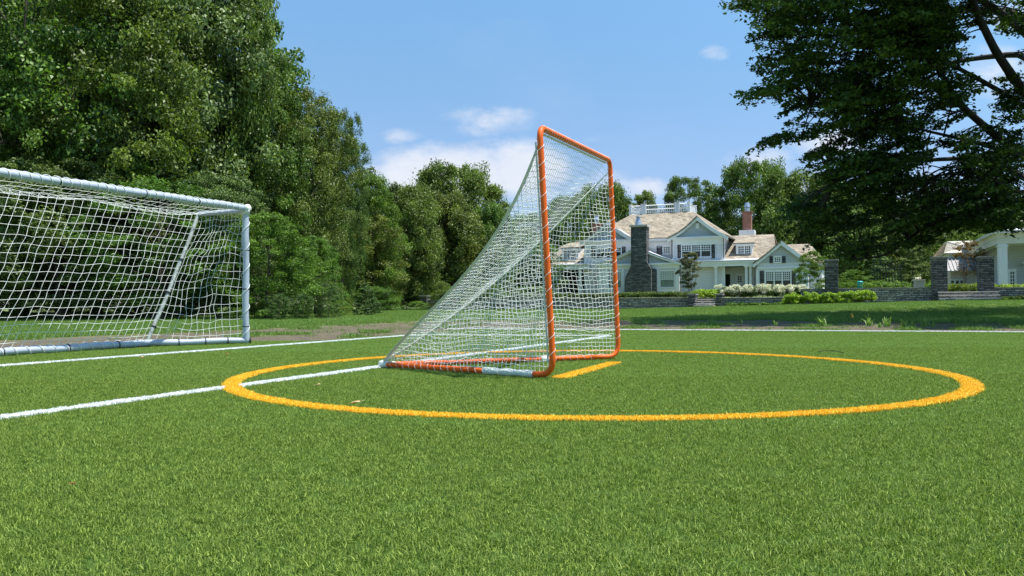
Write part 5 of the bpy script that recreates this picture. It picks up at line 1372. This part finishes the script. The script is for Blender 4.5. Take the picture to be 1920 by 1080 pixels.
# skeleton: each spray joins the nearest limb point that is closer to the trunk
LP = np.concatenate([l[0][6:] for l in limbs]); lines = [l[0] for l in limbs]; rads = [l[1] for l in limbs]
C = []; Nn = []; T = []
for i, c in enumerate(SP_):
    dd = np.linalg.norm(LP-c, axis=1); j = dd.argmin()
    b0 = LP[j]; L = dd[j]
    outw = np.array([c[0], c[1], 0.]); outw /= np.linalg.norm(outw)+1e-6
    drp = -.22 if c[2] < 6 else .05
    dirn = outw+rng.normal(0, .45, 3)*[1, 1, .25]+[0, 0, drp]; dirn /= np.linalg.norm(dirn)
    ln = rng.uniform(.55, 1.15)
    if i % 2 == 0 and .5 < L < 1.9:
        mid = (b0+c)/2+[0, 0, .10*L]; lines.append([(1-q)**2*b0+2*q*(1-q)*mid+q*q*c for q in np.linspace(0, 1, 6)]); rads.append(np.linspace(.028, .010, 6))
    lines.append([c-dirn*ln*.5, c, c+dirn*ln*.6]); rads.append(np.array([.010, .007, .003]))
    side = np.cross(dirn, [0, 0, 1]); side /= np.linalg.norm(side); m_ = int(rng.uniform(50, 85))
    t_ = rng.uniform(-.5, .62, m_)*ln; wdt = rng.normal(0, .17, m_)*(1-.5*np.abs(t_/ln)); 
    p = c+t_[:, None]*dirn+wdt[:, None]*side; p[:, 2] += rng.normal(0, .045, m_)-.10*np.abs(wdt)-.12*np.maximum(t_, 0)
    C.append(p); Nn.append(unit(np.array([0, 0, 1.])+rng.normal(0, .55, (m_, 3)))); bs = rng.uniform(.1, .8); T.append(np.clip(bs+rng.normal(0, .2, m_), 0, 1))
C = np.concatenate(C); Nn = np.concatenate(Nn); T = np.concatenate(T); V, Q = leaf_geo(C, Nn, .135, rng, .62, .12)
bt = empty('beech_tree', tuple(O), 0, 'large dark beech with drooping branches overhanging from the right edge', 'tree')
fast('crown', V, Q, MT['beech'], T, parent=bt); print('beech leaves', len(T))
V, Q = tubes(lines, rads, 6); fast('trunk', V, Q, MT['bark_dark'], parent=bt, smooth=True)
# copper leaved neighbour whose lowest branch shows at the right edge
r = np.random.default_rng(5); Pc = at(2000, 540, 44); zc_ = 1.25; e = empty('copper_beech', (Pc[0], Pc[1], zc_), 0, 'dark red copper beech branch above the pale metal roof', 'tree')
cs = []
for k in range(70): cs.append(at(1925+r.normal(0, 32), 405+r.normal(0, 13), 42+r.normal(0, 1.2))-np.array([Pc[0], Pc[1], zc_]))
cs = np.array(cs)
for k in range(50): cs = np.r_[cs, [[r.normal(0, 2.2), r.normal(0, 2.2), r.uniform(3.5, 8.5)]]]
Cc, Nc, Tc = clump_leaves(cs, np.full(len(cs), .45), 110, .1, r, .35, 5, 1.); V, Q = leaf_geo(Cc, Nc, .11, r); fast('crown', V, Q, MT['copper'], Tc, parent=e)
lines = [np.array([[0, 0, -.2], [.1, 0, 2], [0, .1, 5], [0, 0, 8]])]; rads = [np.array([.25, .2, .14, .05])]
for c in cs[::4]: lines.append(np.array([[0, 0, min(6, max(1.6, c[2]*.8))], [c[0]*.5, c[1]*.5, c[2]*.95], c])); rads.append(np.array([.06, .03, .01]))
V, Q = tubes(lines, rads, 6); fast('trunk', V, Q, MT['bark_dark'], parent=e, smooth=True)
SKYTINT=(.82,1.03,1.06,1); EXPO=0.75
#%% ================================================================ world, sun, camera
SUN_EL = rad(70); SAZ = np.array([.985, -.17])
S = Vector((SAZ[0]*math.cos(SUN_EL), SAZ[1]*math.cos(SUN_EL), math.sin(SUN_EL)))
sl = bpy.data.lights.new('sun', 'SUN'); sl.energy = 4.5; sl.angle = rad(.5); sl.color = (1, .965, .90)
so = bpy.data.objects.new('sun', sl); COL.objects.link(so); so.rotation_euler = S.to_track_quat('Z', 'Y').to_euler()
w = bpy.data.worlds.new('World'); scene.world = w; w.use_nodes = True
nt = w.node_tree; nt.nodes.clear()
out = N(nt, 'ShaderNodeOutputWorld'); bg = N(nt, 'ShaderNodeBackground'); nt.links.new(bg.outputs[0], out.inputs[0])
sky = N(nt, 'ShaderNodeTexSky', sky_type='NISHITA'); sky.sun_disc = False; sky.sun_elevation = SUN_EL; sky.sun_rotation = math.atan2(SAZ[0], SAZ[1])
sky.altitude = 50; sky.air_density = 1.15; sky.dust_density = .25; sky.ozone_density = 3.0
SKY = .115
bg.inputs[1].default_value = SKY
# clouds: drawn by direction, so they sit at infinity
tc = N(nt, 'ShaderNodeTexCoord'); sp = N(nt, 'ShaderNodeSeparateXYZ'); nt.links.new(tc.outputs['Generated'], sp.inputs[0])
def MA(op, a, b=None, c=None):
    n = N(nt, 'ShaderNodeMath', operation=op)
    for i, q in enumerate((a, b, c)):
        if q is None: continue
        if isinstance(q, (int, float)): n.inputs[i].default_value = q
        else: nt.links.new(q, n.inputs[i])
    return n.outputs[0]
yy = MA('MAXIMUM', sp.outputs[1], .02)
A_ = MA('DIVIDE', sp.outputs[0], yy); B_ = MA('DIVIDE', sp.outputs[2], yy)
cv = N(nt, 'ShaderNodeCombineXYZ'); nt.links.new(A_, cv.inputs[0]); nt.links.new(MA('MULTIPLY', B_, 1.8), cv.inputs[1])
n1 = noisetex(nt, cv.outputs[0], 9, 9, .62); n2_ = noisetex(nt, cv.outputs[0], 3.1, 5, .55)
tot = None
for (px, py, rx, ry, am) in ((865, 325, 185, 66, 1.7), (975, 320, 120, 66, 1.6), (1110, 345, 90, 35, .75), (925, 225, 105, 33, .72), (880, 245, 60, 22, .6), (752, 256, 44, 18, .75), (1340, 100, 32, 17, .62),
                             (1425, 300, 85, 38, 1.0), (1218, 352, 60, 24, .95), (1560, 270, 110, 40, .8), (1860, 140, 90, 60, .75), (1900, 20, 60, 50, .7), (1750, 150, 60, 40, .5), (1830, 470, 260, 60, .9), (1100, 262, 50, 14, .3),(1600, 380, 300, 70, .8)):
    d = ray(px, py); a0, b0 = d[0]/d[1], d[2]/d[1]
    e = MA('ADD', MA('POWER', MA('ABSOLUTE', MA('MULTIPLY', MA('SUBTRACT', A_, a0), F0/rx)), 2.), MA('POWER', MA('ABSOLUTE', MA('MULTIPLY', MA('SUBTRACT', B_, b0), F0/ry)), 2.))
    g_ = MA('MULTIPLY', MA('MAXIMUM', MA('SUBTRACT', 1.3, e), 0), am*.72)
    tot = g_ if tot is None else MA('MAXIMUM', tot, g_)
nn_ = MA('MULTIPLY_ADD', n1, 2.6, -1.42)
den = MA('ADD', tot, MA('MULTIPLY', nn_, MA('MINIMUM', MA('MULTIPLY', tot, 3), 1)))
mr = N(nt, 'ShaderNodeMapRange', interpolation_type='SMOOTHSTEP'); mr.inputs[1].default_value = .08; mr.inputs[2].default_value = 1.25; nt.links.new(den, mr.inputs[0])
# thin veil elsewhere
veil = MA('MULTIPLY', MA('MAXIMUM', MA('SUBTRACT', n2_, .5), 0), .35)
cf_ = MA('MINIMUM', MA('ADD', MA('MULTIPLY', mr.outputs[0], .88), veil), 1)
cc = ramp(nt, n1, [(.3, (7.2, 7.6, 8.4)), (.65, (8.8, 8.9, 9.2))])
for el in nt.nodes: pass
# sky tint
tint = N(nt, 'ShaderNodeMix', data_type='RGBA', blend_type='MULTIPLY'); tint.inputs[0].default_value = 1; nt.links.new(sky.outputs[0], tint.inputs[6]); nt.links.new(ramp(nt, MA('MULTIPLY', B_, 2.), [(.30, (.61, .635, .76)), (.56, (.66, .79, .84)), (.76, (.72, .91, .95))]), tint.inputs[7])
mx = N(nt, 'ShaderNodeMix', data_type='RGBA'); nt.links.new(cf_, mx.inputs[0]); nt.links.new(tint.outputs[2], mx.inputs[6])
cl = N(nt, 'ShaderNodeMix', data_type='RGBA', blend_type='MULTIPLY'); cl.inputs[0].default_value = 1; cl.inputs[6].default_value = (4.75, 4.85, 5.15, 1)
nt.links.new(ramp(nt, n1, [(.3, (.86, .9, .97)), (.7, (1, 1, 1))]), cl.inputs[7]); nt.links.new(cl.outputs[2], mx.inputs[7])
nt.links.new(mx.outputs[2], bg.inputs[0])

cam = bpy.data.cameras.new('camera'); co = bpy.data.objects.new('camera', cam); COL.objects.link(co)
cam.sensor_width = 36; cam.lens = F0/1920*36; cam.clip_end = 4000; cam.clip_start = .05
Mx = Matrix(((_R[0], _U[0], -_F[0], 0), (_R[1], _U[1], -_F[1], 0), (_R[2], _U[2], -_F[2], CH), (0, 0, 0, 1)))
co.matrix_world = Mx; scene.camera = co
scene.cycles.max_bounces = 5; scene.cycles.diffuse_bounces = 3; scene.cycles.transmission_bounces = 2; scene.cycles.glossy_bounces = 2
vs = scene.view_settings; vs.view_transform = 'Standard'; vs.look = 'None'; vs.gamma = 1; vs.exposure = EXPO
